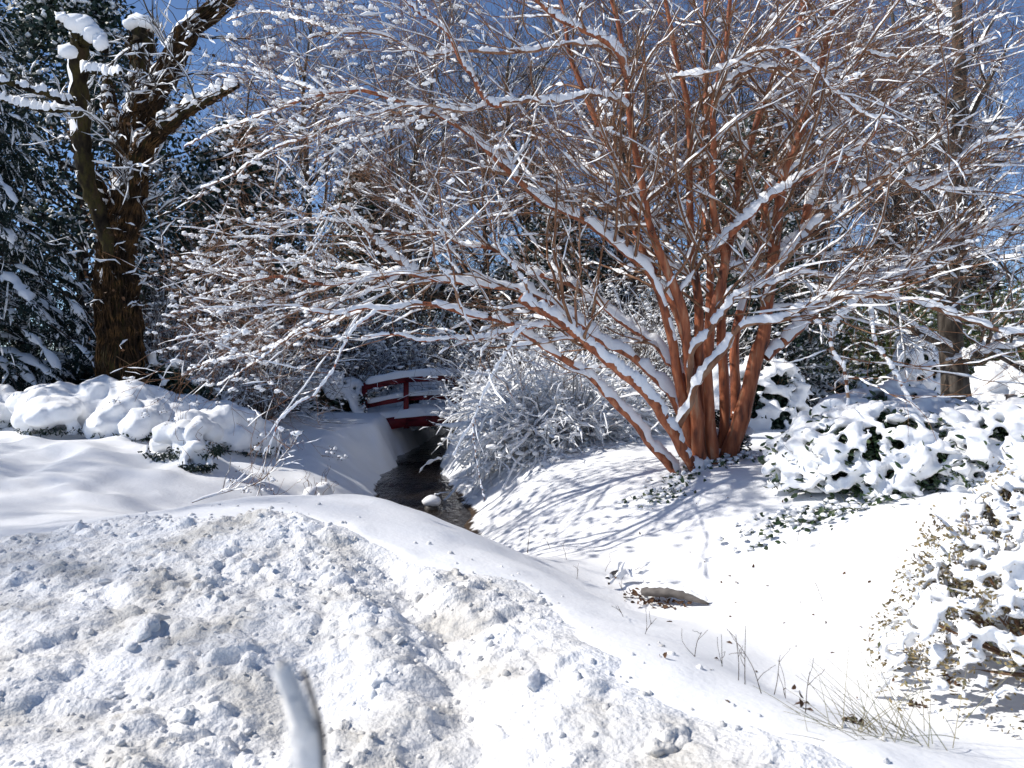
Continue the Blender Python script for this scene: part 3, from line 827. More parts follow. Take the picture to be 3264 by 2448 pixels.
# ------------------------------------------------------------------ red footbridge
BY = 17.0
bx_ = [-3.02, -2.17, -1.18, -.2]; bz_ = [.63, .79, .82, .66]; dz_ = [-.12, .03, .06, -.10]
bridge = thing("footbridge", (-1.6, BY, -.1), "small arched red wooden footbridge over the brook", "bridge")
off = np.array(bridge.location)
for i in range(4):
    mb = MB(); box(mb, (bx_[i], BY, (bz_[i] + dz_[i] - .27) / 2 - .01), (.05, .05, (bz_[i] - dz_[i] + .27) / 2))
    mb.build("post", M['red_paint'], bridge, smooth_shade=False)
for i in range(3):
    a, b = i, i + 1
    mb = MB(); bar(mb, (bx_[a], BY - .075, bz_[a] - .02), (bx_[b], BY - .075, bz_[b] - .02), .045, .15)
    mb.build("top_rail", M['red_paint'], bridge, smooth_shade=False)
    mb = MB(); bar(mb, (bx_[a], BY + .072, bz_[a] - .42), (bx_[b], BY + .072, bz_[b] - .42), .045, .11)
    mb.build("middle_rail", M['red_paint'], bridge, smooth_shade=False)
    mb = MB(); bar(mb, (bx_[a], BY - .073, dz_[a] - .12), (bx_[b], BY - .073, dz_[b] - .12), .05, .24)
    mb.build("side_beam", M['red_paint'], bridge, smooth_shade=False)
    # deck boards seen from the side between the beams
    n = 7
    for k in range(n):
        t0, t1 = (k + .04) / n, (k + .96) / n
        pa = np.array([bx_[a] + (bx_[b] - bx_[a]) * t0, BY + .65, dz_[a] + (dz_[b] - dz_[a]) * t0 + .0])
        pb = np.array([bx_[a] + (bx_[b] - bx_[a]) * t1, BY + .65, dz_[a] + (dz_[b] - dz_[a]) * t1 + .0])
        mb = MB(); bar(mb, pa, pb, 1.35, .035)
        mb.build("deck_board", M['red_paint'], bridge, smooth_shade=False)
mb = MB(); bar(mb, (-3.2, BY + 1.3, -.18), (0, BY + 1.3, -.16), .06, .24); mb.build("side_beam", M['red_paint'], bridge, smooth_shade=False)
def ridge(pts, w, h, K=50, M_=7, jag=.12):
    P = spline(np.array(pts, float), K)
    T = nrm(np.gradient(P, axis=0)); U = np.array([0, 0, 1.0]); S = nrm(np.cross(T, U))
    a = np.radians(np.linspace(-100, 100, M_))
    n = 1 + jag * noise(np.stack([np.linspace(0, K / 4, K), np.zeros(K), np.zeros(K)], -1), 5)
    e = np.minimum(np.minimum(np.arange(K), np.arange(K)[::-1]) / 2.0, 1.0) ** .5
    V = P[:, None] + np.sin(a)[None, :, None] * (w * n * e)[:, None, None] * S[:, None] + (np.sign(np.cos(a)) * np.abs(np.cos(a)) ** .55)[None, :, None] * (h * n * e)[:, None, None] * U
    i = np.arange(K * M_).reshape(K, M_)
    return V.reshape(-1, 3), np.stack([i[:-1, :-1], i[:-1, 1:], i[1:, 1:], i[1:, :-1]], -1).reshape(-1, 4)
mb = MB()
mb.add(*ridge([(x, BY - .06, z + .045) for x, z in zip(bx_, bz_)], .085, .105))
mb.add(*ridge([(x, BY + .072, z - .365) for x, z in zip(bx_, bz_)], .055, .07))
mb.add(*ridge([(x, BY + .62, z + .01) for x, z in zip([-3.4] + bx_ + [.1], [-.2] + dz_ + [-.16])], .74, .15, 60, 9))
mb.build("snow", M['snow'], bridge)

# ------------------------------------------------------------------ shrub builders
def dome_pts(n, c, rad, shell=(.75, 1.0), low=-.15, pw=1.0):
    v = nrm(rng.normal(size=(n * 3, 3))); v = v[v[:, 2] > low][:n]
    r = rng.uniform(shell[0], shell[1], len(v))[:, None]
    lum = 1 + .16 * noise(v * 2.2 + np.array(c), 9)[:, None]
    return np.array(c) + v * r * np.array(rad) * lum, v

def arching_shrub(name, base, label, n, length, spread, rise, th, cat="shrub", group=None, mat='twig', K=10, side=2.2, skew=(0, 0), rad=.006, grav=.13, cov=(.86, .8), jit=.09, sang=(20, 55), slen=(.15, .45), clots=0):
    t = thing(name, base, label, cat, group)
    a = rng.uniform(0, 6.283, n)
    d = np.stack([np.cos(a) * spread, np.sin(a) * spread, np.full(n, rise)], -1) * rng.uniform(.6, 1.25, (n, 1)) + rng.normal(size=(n, 3)) * .28
    d[:, :2] += np.array(skew) * rng.uniform(.2, 1.2, (n, 1))
    d[:, 2] = np.abs(d[:, 2]) + .15
    d *= rng.uniform(.3, 1.2, (n, 1))
    d = nrm(d)
    L = rng.uniform(.55, 1.1, n) * length
    P = np.empty((n, K, 3)); P[:, 0] = np.array(base) + np.stack([np.cos(a), np.sin(a), 0 * a], -1) * rng.uniform(.0, .25, (n, 1)) * spread
    g = rng.uniform(.4, 1.5, n) * grav
    for k in range(1, K):
        d = d + rng.normal(size=(n, 3)) * jit; d[:, 2] -= g * (.5 + k / K * 1.2)
        d = nrm(d); P[:, k] = P[:, k - 1] + d * (L / (K - 1))[:, None]
    R = np.linspace(rad, rad * .4, K)[None].repeat(n, 0)
    B, RB = grow(P, R, int(n * side), length * slen[0], length * slen[1], 5, sang, up=.02, jit=jit * 1.6, t0=.25, rs=.7, rmin=.002, grav=grav * .5)
    gr = ground_h(P[..., 0], P[..., 1]); P[..., 2] = np.maximum(P[..., 2], gr + .01)
    gr = ground_h(B[..., 0], B[..., 1]); B[..., 2] = np.maximum(B[..., 2], gr + .01)
    s, w = MB(), MB()
    tubes(s, P, R, 3); tubes(s, B, RB, 3)
    snow_on(w, P, R, rng.uniform(.5, 1.2, (n, 1)) * th, cover=cov[0], M_=5, steep=.2, wid=.5, lump=.5)
    snow_on(w, B, RB, rng.uniform(.4, 1.1, (len(B), 1)) * th * .85, cover=cov[1], M_=4, steep=.2, wid=.55, lump=.5)
    if clots:
        q = B[rng.integers(0, len(B), clots), rng.integers(2, 5, clots)]; r = rng.uniform(.018, .05, clots)
        blobs(w, q + np.array([0, 0, .015]), np.stack([r * rng.uniform(.9, 1.9, clots), r, r * .65], -1), 1, .5, 1.4)
    s.build("stems", M[mat], t, kind="stuff"); w.build("snow", M['snow'], t, kind="stuff")
    return t

def snow_mass(name, parent, C, S, voxel, smooth_it=6, axes=None, disp=.012, dsize=.06, sub=1):
    """snow pads melted into one skin"""
    mb = MB(); blobs(mb, C, S, sub, .3, 1.4, axes)
    o = mb.build(name, M['snow'], parent, kind="stuff")
    r = o.modifiers.new("melt", 'REMESH'); r.mode = 'VOXEL'; r.voxel_size = voxel; r.use_smooth_shade = True
    s = o.modifiers.new("soft", 'SMOOTH'); s.iterations = max(2, smooth_it // 2); s.factor = .5
    if disp:
        tx = bpy.data.textures.new("lumps", 'CLOUDS'); tx.noise_scale = dsize; tx.noise_depth = 2
        d = o.modifiers.new("lumps", 'DISPLACE'); d.texture = tx; d.strength = disp; d.mid_level = .5; d.texture_coords = 'LOCAL'
    return o

def leafy_shrub(name, c, rad, label, n_leaf, leaf, n_pad, pad, leafmat='dark_leaf', cat="shrub", group=None, voxel=.02, low_pads=.0, aspect=.42, flat=.5, n_twig=0, droop=.25, top_bias=1.0):
    c = np.array(c, float); z0 = gz(c[0], c[1]); base = np.array([c[0], c[1], z0])
    t = thing(name, base, label, cat, group)
    P, v = dome_pts(n_leaf, base, rad, (.55, .98))
    # core of stems
    sm = MB(); n = 40
    d = nrm(rng.normal(size=(n, 3)) * np.array([1, 1, .5]) + np.array([0, 0, .8])); K = 6
    Q = base + d[:, None] * np.linspace(0, .95, K)[None, :, None] * np.array(rad)
    tubes(sm, Q, np.linspace(.012, .004, K)[None].repeat(n, 0), 4)
    if n_twig:
        Bt, Rt = grow(Q, np.full((n, K), .004), n_twig, .12, .30, 6, (10, 50), up=.12, jit=.15, t0=.6, rs=.7, rmin=.0018)
        tubes(sm, Bt, Rt, 3)
        tw_s = MB(); snow_on(tw_s, Bt, Rt, rng.uniform(.005, .014, (n_twig, 1)), cover=.6, M_=4, wid=.7)
        tw_s.build("twig_snow", M['snow'], t, kind="stuff")
        if n_twig > 150:      # leaves sit along the twigs
            k = rng.integers(0, n_twig, n_leaf); Pt = Bt[k, rng.integers(1, 6, n_leaf)] + rng.normal(size=(n_leaf, 3)) * .018
            P = np.concatenate([P[:n_leaf // 4], Pt])
    lm = MB(); leaves(lm, P, np.full(len(P), leaf), droop=droop, aspect=aspect, simple=c[1] > 11 or leaf < .03)
    if leaf < .09:      # leaf tips that stick out through the snow
        P, v = dome_pts(int(n_leaf * .16), base, rad, (1.0, 1.1))
        k = rng.random(len(P)) < .25 + .75 * smooth(.75, .1, v[:, 2])
        leaves(lm, P[k], np.full(k.sum(), leaf), droop=droop, aspect=aspect, simple=leaf < .03)
    lm.build("leaves", M[leafmat], t, kind="stuff")
    C, v = dome_pts(n_pad * 2, base, rad, (.9, 1.06))
    keep = rng.random(len(C)) < np.clip(low_pads + top_bias * smooth(-.1, .75, v[:, 2]), 0, 1)
    C, v = C[keep][:n_pad], v[keep][:n_pad]
    s = pad * (.35 + .75 * rng.random(len(C)) + 1.6 * rng.random(len(C)) ** 5)
    S = np.stack([s * rng.uniform(.9, 1.9, len(s)), s * rng.uniform(.6, 1.1, len(s)), s * flat * rng.uniform(.6, 1.3, len(s))], -1)
    up = nrm(v * .7 + np.array([0, 0, .8]) + rng.normal(size=v.shape) * .35); q = rng.normal(size=up.shape) + np.array([v[:, 0], v[:, 1], -np.abs(v[:, 2])]).T
    a0 = nrm(q - (q * up).sum(-1, keepdims=True) * up); a1 = np.cross(up, a0)
    snow_mass("snow", t, C, S, voxel, axes=np.stack([a0, a1, up], 1), disp=pad * .25, dsize=pad * .9)
    sm.build("stems", M['twig'], t, kind="stuff")
    return t

# arching white shrub that hangs over the water beside the bridge
for (x, y, n, L, th, lab, sk) in [
    (.62, 12.25, 520, 1.68, .028, "arching snow-laden shrub drooping over the brook beside the red bridge", (-.25, -.35)),
    (1.35, 13.0, 300, 1.4, .026, "snow-laden arching shrub behind the lowest stems of the red-barked tree", (0, -.2)),
    (.35, 14.6, 320, 1.7, .026, "snow-laden arching shrub at the right end of the red bridge", (-.1, -.2))]:
    arching_shrub("arching_shrub", (x, y, gz(x, y) - .03), lab, n, L, 1.0, 1.0, th, skew=sk, mat='twig', K=9, side=3.6, grav=.16, rad=.0042, jit=.2, cov=(.95, .92), sang=(35, 95), slen=(.1, .34), clots=n * 3)

# thicket behind: tangled snowy shrubs
thk = []
for k in range(2):
    t = arching_shrub("thicket_shrub", (0, 60 + 8 * k, .05), "tall tangled bare shrub dusted with snow in the thicket behind the brook", 120, 3.0, .75, 1.5, .018, group="bare shrubs of the thicket behind the brook", mat='far_twig', K=9, side=9.0, grav=.09, rad=.011, cov=(.5, .32), jit=.17, sang=(30, 85), slen=(.08, .34), clots=500)
    thk.append(t)
places = [(-6.6, 15.2, 1.0), (-5.2, 16.4, 1.0), (-4.4, 14.6, .75), (-3.8, 18.2, 1.05), (-2.4, 19.6, 1.1), (-.9, 20.2, 1.1), (.4, 18.0, 1.0), (1.8, 17.2, 1.0), (3.2, 16.2, .95), (2.2, 14.8, .7), (4.6, 17.8, .9), (-7.8, 18, 1.2), (-5.6, 20, 1.25), (-.2, 16.6, .8), (1.0, 20.5, 1.2), (3.4, 20.2, 1.1), (-4.9, 12.9, .55), (6.3, 18.5, .8)]
for i, (x, y, s) in enumerate(places):
    o = thk[i] if i < 2 else copy_tree(thk[i % 2])
    o.location = (x, y, gz(x, y) - .05); o.scale = (s, s, s * rng.uniform(.9, 1.1)); o.rotation_euler.z = rng.uniform(0, 6.28)

# snow-buried low shrubs on the left bank
def buried_shrub(x0, y0, lobes, label, leaf_n, group=None):
    base = np.array([x0, y0, gz(x0, y0)])
    t = thing("snow_covered_shrub", base, label, "shrub", group)
    C, S = [], []
    L = MB()
    for (dx, dy, h, r) in lobes:
        h, r = h * .78, r * .86
        x, y = x0 + dx, y0 + dy; z = gz(x, y)
        n = int(26 * (r / .35) ** 2)
        v = nrm(rng.normal(size=(n * 3, 3))); v = v[v[:, 2] > .05][:n]
        C.append(np.array([x, y, z + .10]) + v * np.array([r, r, h]) * np.array([.9, .9, 1])); s = rng.uniform(.42, .62, len(v)) * r; h = h * .82
        S.append(np.stack([s, s, s * .8], -1))
        # drips of snow at the hem
        a = rng.uniform(0, 6.28, 12); e = np.stack([x + np.cos(a) * r * 1.02, y + np.sin(a) * r * 1.02, z + h * rng.uniform(.05, .3, 12)], -1)
        C.append(e); q = rng.uniform(.03, .055, 12); S.append(np.stack([q, q, q * 2.2], -1))
        leaf_n2 = leaf_n * 2; a = rng.uniform(3.2, 6.4, leaf_n2); rr = r * rng.uniform(.85, 1.35, leaf_n2)
        P = np.stack([x + np.cos(a) * rr, y + np.sin(a) * rr, z + h * rng.uniform(-.02, .42, leaf_n2)], -1)
        leaves(L, P, np.full(leaf_n2, .06), droop=.8, aspect=.4)
    snow_mass("snow", t, np.concatenate(C), np.concatenate(S), .026, 14, disp=.05, dsize=.18, sub=2)
    q = np.concatenate(C); k = rng.integers(0, len(q), 16); Pz = q[k]
    sp = MB(); Pt = Pz[:, None] + np.cumsum(np.concatenate([np.zeros((16, 1, 3)), nrm(rng.normal(size=(16, 5, 3)) + np.array([0, -.3, 1.6])) * .07], 1), 1); tubes(sp, Pt, np.linspace(.004, .002, 6)[None].repeat(16, 0), 3); sp.build('twigs', M['twig'], t, kind='stuff')
    L.build("leaves", M['dark_leaf'], t, kind="stuff")
    return t
def wd(px, py, d):
    p = atd(px, py, d); return p[0], p[1]
x, y = wd(250, 930, 11.2)
buried_shrub(x, y, [(-.9, .2, .38, .5), (-.35, .3, .62, .5), (.15, .25, .68, .52), (.35, -.35, .42, .42), (-.55, -.45, .3, .4)], "broad rounded shrub buried in snow on the left mound", 90)
x, y = wd(430, 940, 11.6)
buried_shrub(x, y, [(-.3, .2, .55, .5), (.3, .1, .5, .48), (.05, -.45, .36, .38), (.6, .35, .4, .4)], "rounded snow-buried shrub between the mound and the thicket", 90)
x, y = wd(425, 1045, 9.4)
buried_shrub(x, y, [(0, 0, .36, .26), (-.35, .15, .28, .3), (.12, -.28, .2, .18)], "small drooping snow-buried shrub at the foot of the left mound", 120)
x, y = wd(30, 940, 11.5)
buried_shrub(x, y, [(-.4, 0, .34, .5), (.3, .1, .28, .38)], "low snow-buried shrub at the picture's left edge", 70)
x, y = wd(690, 1050, 9.9)
buried_shrub(x, y, [(0, 0, .13, .18)], "small snow hummock below the left stream bank", 8)

# right: big leafy shrubs loaded with snow
leafy_shrub("leafy_shrub", (3.25, 7.3), (.95, .8, .62), "leafy evergreen shrub heaped with snow right of the red-barked tree", 5200, .075, 1300, .046, 'ivy_leaf', voxel=.021, low_pads=.52, n_twig=60)
leafy_shrub("leafy_shrub", (4.35, 7.0), (.95, .85, .68), "leafy evergreen shrub heaped with snow at the right edge of the picture", 5000, .075, 1400, .05, 'ivy_leaf', voxel=.022, low_pads=.66, n_twig=60)
leafy_shrub("leafy_shrub", (4.1, 8.7), (1.2, .8, .68), "tallest snow-heaped shrub behind the leafy shrubs on the right", 4200, .08, 1100, .06, 'ivy_leaf', voxel=.027, low_pads=.45, n_twig=90)
leafy_shrub("leafy_shrub", (4.3, 5.3), (.9, .75, .52), "low shrub almost wholly buried in snow above the tan-leaved bush", 2600, .06, 1000, .05, 'ivy_leaf', voxel=.023, low_pads=.65, n_twig=50)
leafy_shrub("tan_leaved_shrub", (2.33, 3.55), (.66, .55, .66), "bush with small tan leaves half buried in snow at lower right", 9000, .026, 2300, .021, 'tan_leaf', voxel=.014, low_pads=.42, n_twig=420, aspect=.5, droop=.0)
leafy_shrub("tan_leaved_shrub", (2.75, 4.35), (.55, .45, .55), "snowier tan-leaved bush behind the nearer one at lower right", 5000, .026, 1700, .026, 'tan_leaf', voxel=.015, low_pads=.6, n_twig=160, aspect=.5, droop=.0)

# evergreen shrubs in the middle and back
leafy_shrub("evergreen_shrub", (4.1, 13.6), (.75, .7, 1.15), "dark evergreen shrub flecked with snow right behind the red-barked tree", 5200, .11, 420, .075, voxel=.035, low_pads=.3)
leafy_shrub("evergreen_shrub", (3.15, 13.0), (.5, .5, 1.0), "snow-draped evergreen shrub seen between the red stems", 2200, .1, 380, .08, voxel=.045, low_pads=.8)
leafy_shrub("evergreen_shrub", (5.9, 18.5), (1.0, .8, .85), "low dark evergreen shrub left of the bamboo hollow", 4200, .1, 300, .06, voxel=.045, low_pads=.3)
leafy_shrub("evergreen_shrub", (7.6, 19.2), (1.2, .8, .75), "low dark evergreen shrub in front of the bamboo", 4200, .1, 320, .06, voxel=.045, low_pads=.3)
leafy_shrub("evergreen_shrub", (9.4, 19.5), (1.1, .8, .7), "low dark evergreen shrub under the grey-barked tree", 3600, .1, 280, .06, voxel=.045, low_pads=.3)
leafy_shrub("clipped_shrub", (8.9, 14.6), (1.0, .9, .95), "rounded white shrub caked with snow at the right edge", 2600, .06, 1200, .07, voxel=.035, low_pads=1.0)
leafy_shrub("weeping_shrub", (8.55, 17.4), (.55, .55, 1.75), "tall narrow snow-plastered shrub left of the grey trunk", 2200, .1, 1000, .07, voxel=.035, low_pads=.9)
leafy_shrub("evergreen_shrub", (-4.0, 17.2), (.9, .6, .85), "snowy dark-leaved shrub left of the red bridge", 4200, .11, 320, .085, voxel=.04, low_pads=.5)
leafy_shrub("evergreen_shrub", (-2.2, 18.9), (1.1, .6, .9), "snowy dark-leaved shrub seen through the bridge railing", 4000, .11, 420, .09, voxel=.04, low_pads=.55)
leafy_shrub("evergreen_shrub", (-5.15, 12.2), (.95, .42, 1.05), "dark-leaved shrub at the foot of the vine-covered trunk", 5200, .1, 200, .05, voxel=.04, low_pads=.2)
leafy_shrub("evergreen_shrub", (-7.6, 14.2), (1.2, .8, 1.0), "dark glossy-leaved shrub behind the broad snow-buried shrub", 5200, .11, 260, .06, voxel=.04, low_pads=.25)
leafy_shrub("evergreen_shrub", (2.35, 9.35), (.38, .3, .5), "small dark shrub growing among the red stems at the trunk foot", 700, .07, 110, .045, voxel=.018, low_pads=.5)

# ivy poking through the snow
def ivy(name, pts, label, size, n, spread, mat='ivy_leaf'):
    c = np.array(pts); i = rng.integers(0, len(c), n)
    P = c[i] + rng.normal(size=(n, 3)) * np.array(spread)
    P[:, 2] = ground_h(P[:, 0], P[:, 1]) + rng.uniform(0, .05, n)
    b = P.mean(0)
    t = thing(name, b, label, "ivy")
    mb = MB(); leaves(mb, P, np.full(n, size), droop=.1, aspect=.8, fold=.15, up=.6); mb.build("leaves", M[mat], t, kind="stuff")
    k = rng.choice(n, n // 2); s = rng.uniform(.012, .035, n // 2)
    sm = MB(); blobs(sm, P[k] + np.array([0, 0, .02]), np.stack([s * 1.3, s, s * .6], -1), 1, .4); sm.build("snow", M['snow'], t, kind="stuff")
gp = lambda px, py, d: np.array([*wd(px, py, d), 0.0])
ivy("ivy", [gp(1395, 1060, 8.0), gp(1440, 1070, 7.9), gp(1460, 1040, 8.2)], "patch of ivy leaves poking out of the snow below the red trunks", .055, 110, (.13, .12, 0))
ivy("ivy", [gp(1560, 960, 8.7), gp(1500, 990, 8.5), gp(1590, 930, 8.8)], "ivy leaves round the foot of the red trunks", .05, 160, (.18, .12, 0))
ivy("ivy", [gp(1690, 1095, 6.6), gp(1760, 1080, 6.6), gp(1850, 1085, 6.5)], "ivy trailing from under the heaped leafy shrub", .055, 240, (.22, .12, 0))
P = np.array([[-3.02 + rng.normal() * .05, BY - .1 + rng.normal() * .06, rng.uniform(-.35, .45)] for _ in range(170)])
t = thing("ivy", (-3.02, BY, -.3), "dark ivy climbing the left post of the red bridge", "ivy")
mb = MB(); leaves(mb, P, np.full(len(P), .06), droop=.3, aspect=.8); mb.build("leaves", M['dark_leaf'], t, kind="stuff")
sm = MB(); blobs(sm, P[::4] + np.array([0, -.03, .02]), np.full((len(P[::4]), 3), .025), 1, .4); sm.build("snow", M['snow'], t, kind="stuff")

# ------------------------------------------------------------------ broadleaf evergreens (left and behind)
def rot_axes(n, tilt):
    up = nrm(np.array([0, 0, 1.0]) + rng.normal(size=(n, 3)) * tilt); q = rng.normal(size=(n, 3))
    a0 = nrm(q - (q * up).sum(-1, keepdims=True) * up)
    return np.stack([a0, np.cross(up, a0), up], 1)

def evergreen(name, base, H, Rm, label, n_clump, per, leaf, snow_frac, group=None, low=.05, mat='dark_leaf', shape=1.0, pad=.075):
    base = np.array(base, float)
    t = thing(name, base, label, "tree", group)
    K = 14
    tr = base + np.stack([.15 * np.sin(np.linspace(0, 3, K)), .1 * np.cos(np.linspace(0, 4, K)), np.linspace(-.1, H * .96, K)], -1)
    Rt = np.linspace(.16, .02, K)
    mb = MB(); tubes(mb, tr[None], Rt[None], 8); mb.build("trunk", M['grey_bark'], t)
    B, RB = grow(tr[None], Rt[None], 90, Rm * .5, Rm * 1.0, 7, (55, 85), up=.1, jit=.1, t0=.06, rs=.4, rmin=.008, rmax=.05)
    mb = MB(); tubes(mb, B, RB, 4); mb.build("limbs", M['grey_bark'], t, kind="stuff")
    f = rng.uniform(low, 1, n_clump) ** .85
    prof = (np.sin(np.clip(f * 1.06, 0, 1) ** .7 * math.pi) ** .6 * .75 + .25 * (1 - f)) * Rm * shape
    a = rng.uniform(0, 6.283, n_clump)
    rr = prof * rng.uniform(.45, 1.08, n_clump) * (1 + .2 * np.sin(a * 3 + f * 9))
    C = base + np.stack([np.cos(a) * rr, np.sin(a) * rr, f * H], -1)
    L = (C[:, None] + rng.normal(size=(n_clump, per, 3)) * np.array([.17, .17, .12])).reshape(-1, 3)
    mb = MB(); leaves(mb, L, np.full(len(L), leaf), droop=.35, aspect=.5, simple=True); mb.build("leaves", M[mat], t, kind="stuff")
    n = int(n_clump * snow_frac)
    i = rng.integers(0, n_clump, n)
    P = C[i] + rng.normal(size=(n, 3)) * np.array([.16, .16, .05]) + np.array([0, 0, .10])
    s = (.25 + .55 * rng.random(n) + .6 * rng.random(n) ** 4) * pad
    ax = rot_axes(n, .6)
    mb = MB(); blobs(mb, P, np.stack([s * rng.uniform(.8, 1.9, n), s * rng.uniform(.6, 1.2, n), s * .55], -1), 0, .0, 1.4, ax); mb.build("snow", M['snow'], t, kind="stuff")
    return t
evergreen("holly_tree", (-9.0, 17.2, .05), 9.5, 3.0, "tall dark glossy-leaved evergreen tree behind the vine-covered trunk", 1500, 20, .135, 3.2)
evergreen("holly_tree", (-6.2, 19.0, .05), 6.4, 2.4, "dark evergreen tree right of the vine-covered trunk", 900, 20, .135, 3.4)
evergreen("holly_tree", (-12.6, 16.5, .05), 9.0, 2.9, "dark evergreen tree at the left edge behind the drooping conifer", 1100, 20, .135, 1.8)
evergreen("holly_tree", (-11.0, 13.0, .05), 7.2, 1.3, "evergreen tree just outside the left edge that shades the vine-covered trunk", 800, 20, .14, 2.0)
evergreen("holly_tree", (-4.4, 24, .05), 6.6, 1.5, "slim blue-green evergreen tree showing between the snowy branches", 700, 20, .14, 3.0)
evergreen("holly_tree", (5.2, 17.8, .05), 6.2, 1.5, "dark evergreen tree flecked with snow behind the upright red stems", 800, 20, .135, 4.5)
evergreen("holly_tree", (1.2, 22.5, .05), 5.4, 2.0, "broad dark evergreen tree deep in the thicket", 900, 20, .135, 4.5)

# ------------------------------------------------------------------ drooping conifer at the left edge
cb = np.array([-8.6, 13.0, gz(-8.6, 13.0)])
con = thing("conifer", cb, "conifer with drooping snow-laden boughs at the left edge", "tree")
K = 12
tr = cb + np.stack([np.zeros(K), np.zeros(K), np.linspace(-.1, 7.0, K)], -1)
mb = MB(); tubes(mb, tr[None], np.linspace(.17, .02, K)[None], 8); mb.build("trunk", M['grey_bark'], con)
n = 120; K = 12
h = rng.uniform(.5, 6.6, n); a = rng.uniform(0, 6.283, n)
L = (1 - h / 7.4) * 3.1 * rng.uniform(.7, 1.1, n) + .3
P = np.empty((n, K, 3)); P[:, 0] = cb + np.stack([0 * h, 0 * h, h], -1)
d = np.stack([np.cos(a), np.sin(a), np.full(n, .12)], -1)
for k in range(1, K):
    d = d + rng.normal(size=(n, 3)) * .03; d[:, 2] -= .095; d = nrm(d)
    P[:, k] = P[:, k - 1] + d * (L / (K - 1))[:, None]
R = np.linspace(.022, .005, K)[None].repeat(n, 0)
B, RB = grow(P, R, 2600, .2, .75, 6, (35, 60), up=-.35, jit=.08, t0=.15, rs=.5, rmin=.004, grav=.12)
mb = MB(); tubes(mb, P, R, 4); tubes(mb, B[:1400], RB[:1400], 3); mb.build("boughs", M['grey_bark'], con, kind="stuff")
N = 50000; i = rng.integers(0, len(B), N); f = rng.random(N) * 4.99; j = f.astype(int); w = (f - j)[:, None]
Q = B[i, j] * (1 - w) + B[i, j + 1] * w
mb = MB(); leaves(mb, Q, np.full(N, .1), droop=.9, aspect=.24, simple=True); mb.build("needles", M['needle'], con, kind="stuff")
mb = MB()
snow_on(mb, P, R, np.full((n, 1), .05), cover=.62, M_=6, steep=.15, wid=1.8, fine=2)
snow_on(mb, B, RB, rng.uniform(.012, .04, (len(B), 1)), cover=.28, M_=5, steep=.15, wid=1.5)
mb.build("snow", M['snow'], con, kind="stuff")

# ------------------------------------------------------------------ vine-covered forked trunk and the broken mossy trunk
def limb_tree(name, label, traces, barkmat, thick, vines=0, cat="tree", sides=14):
    b = at(*traces[0][0][0], traces[0][1])
    t = thing(name, (b[0], b[1], gz(b[0], b[1])), label, cat)
    PP, RR = [], []
    for k, (pts, d0, d1, w0, w1) in enumerate(traces):
        n = len(pts)
        W = np.array([at(p[0], p[1], d0 + (d1 - d0) * i / (n - 1)) for i, p in enumerate(pts)])
        P = spline(W, 40, .012); dd = np.linspace(d0, d1, 40)
        R = (w0 + (w1 - w0) * np.linspace(0, 1, 40) ** .8) * PXM * dd / 2 * (1 + .10 * rng.normal(size=40))
        mb = MB(); tubes(mb, P[None], R[None], sides, cap=True)
        mb.v[0] += nrm(rng.normal(size=mb.v[0].shape)) * (R.mean() * .07)
        o = mb.build("trunk" if k == 0 else "limb", M[barkmat], t)
        s = MB(); snow_on(s, P[None], R[None], [[thick]], cover=.85, M_=7, steep=.42, wid=.12, lump=.35, tilt=(-.25, 0, 0), fine=2, rag=.12)
        if s.f:
            s.build("snow", M['snow'], o, kind="stuff", off=np.array(t.location))
        PP.append(P); RR.append(R)
    return t, np.array(PP), np.array(RR)
vt, VP, VR = limb_tree("vine_covered_tree", "forked trunk shaggy with brown vines left of the brook", [
    ([(385, 1230), (380, 1050), (372, 930), (366, 816), (390, 710), (408, 630), (420, 500), (440, 380), (500, 290), (560, 180), (610, 90), (690, 30), (780, -60)], 11.8, 11.6, 125, 40),
    ([(405, 620), (440, 500), (500, 420), (560, 370), (620, 335), (690, 300), (760, 270)], 11.7, 11.1, 85, 18),
    ([(372, 840), (345, 720), (315, 640), (285, 560), (255, 470), (230, 380)], 11.7, 12.1, 70, 30),
    ([(400, 560), (420, 430), (440, 320), (450, 230), (455, 120), (455, 95)], 11.8, 12.1, 60, 62),
    ([(380, 460), (360, 380), (345, 300), (340, 235)], 11.9, 12.3, 40, 28),
], 'moss_bark', .09)
n = 760; K = 14
i = np.where(rng.random(n) < .5, 0, rng.integers(0, len(VP), n)); f0 = (rng.random(n) ** 1.6 * 26).astype(int)
vm = MB(); P = np.empty((n, K, 3)); ph = rng.uniform(0, 6.28, n)
for k in range(K):
    j = np.clip(f0 + k * rng.integers(1, 2, n), 0, 39)
    c, r = VP[i, j], VR[i, j]
    T = nrm(VP[i, np.minimum(j + 1, 39)] - VP[i, np.maximum(j - 1, 0)])
    ref = np.array([0.0, -1.0, 0.1]); U = nrm(ref - (ref * T).sum(-1, keepdims=True) * T); S = np.cross(T, U)
    ph = ph + rng.normal(size=n) * .16
    rr = (r * rng.uniform(.95, 1.25, n) + .008)[:, None]
    P[:, k] = c + rr * (np.cos(ph)[:, None] * U + np.sin(ph)[:, None] * S)
vr = rng.uniform(.004, .013, (n, 1)) * np.ones((1, K))
tubes(vm, P, vr, 3)
B, RB = grow(P, vr, 800, .12, .5, 6, (30, 80), up=-.05, jit=.35, rs=.5, rmin=.0025, grav=.05)
tubes(vm, B, RB, 3)
SB, SRb = grow(VP, VR * .2, 32, .5, 1.7, 10, (35, 80), up=.0, jit=.18, t0=.25, rs=.9, rmin=.008, rmax=.018)
SB2, SRb2 = grow(SB, SRb, 420, .2, .7, 7, (25, 65), up=.02, jit=.2, rs=.6, rmin=.004)
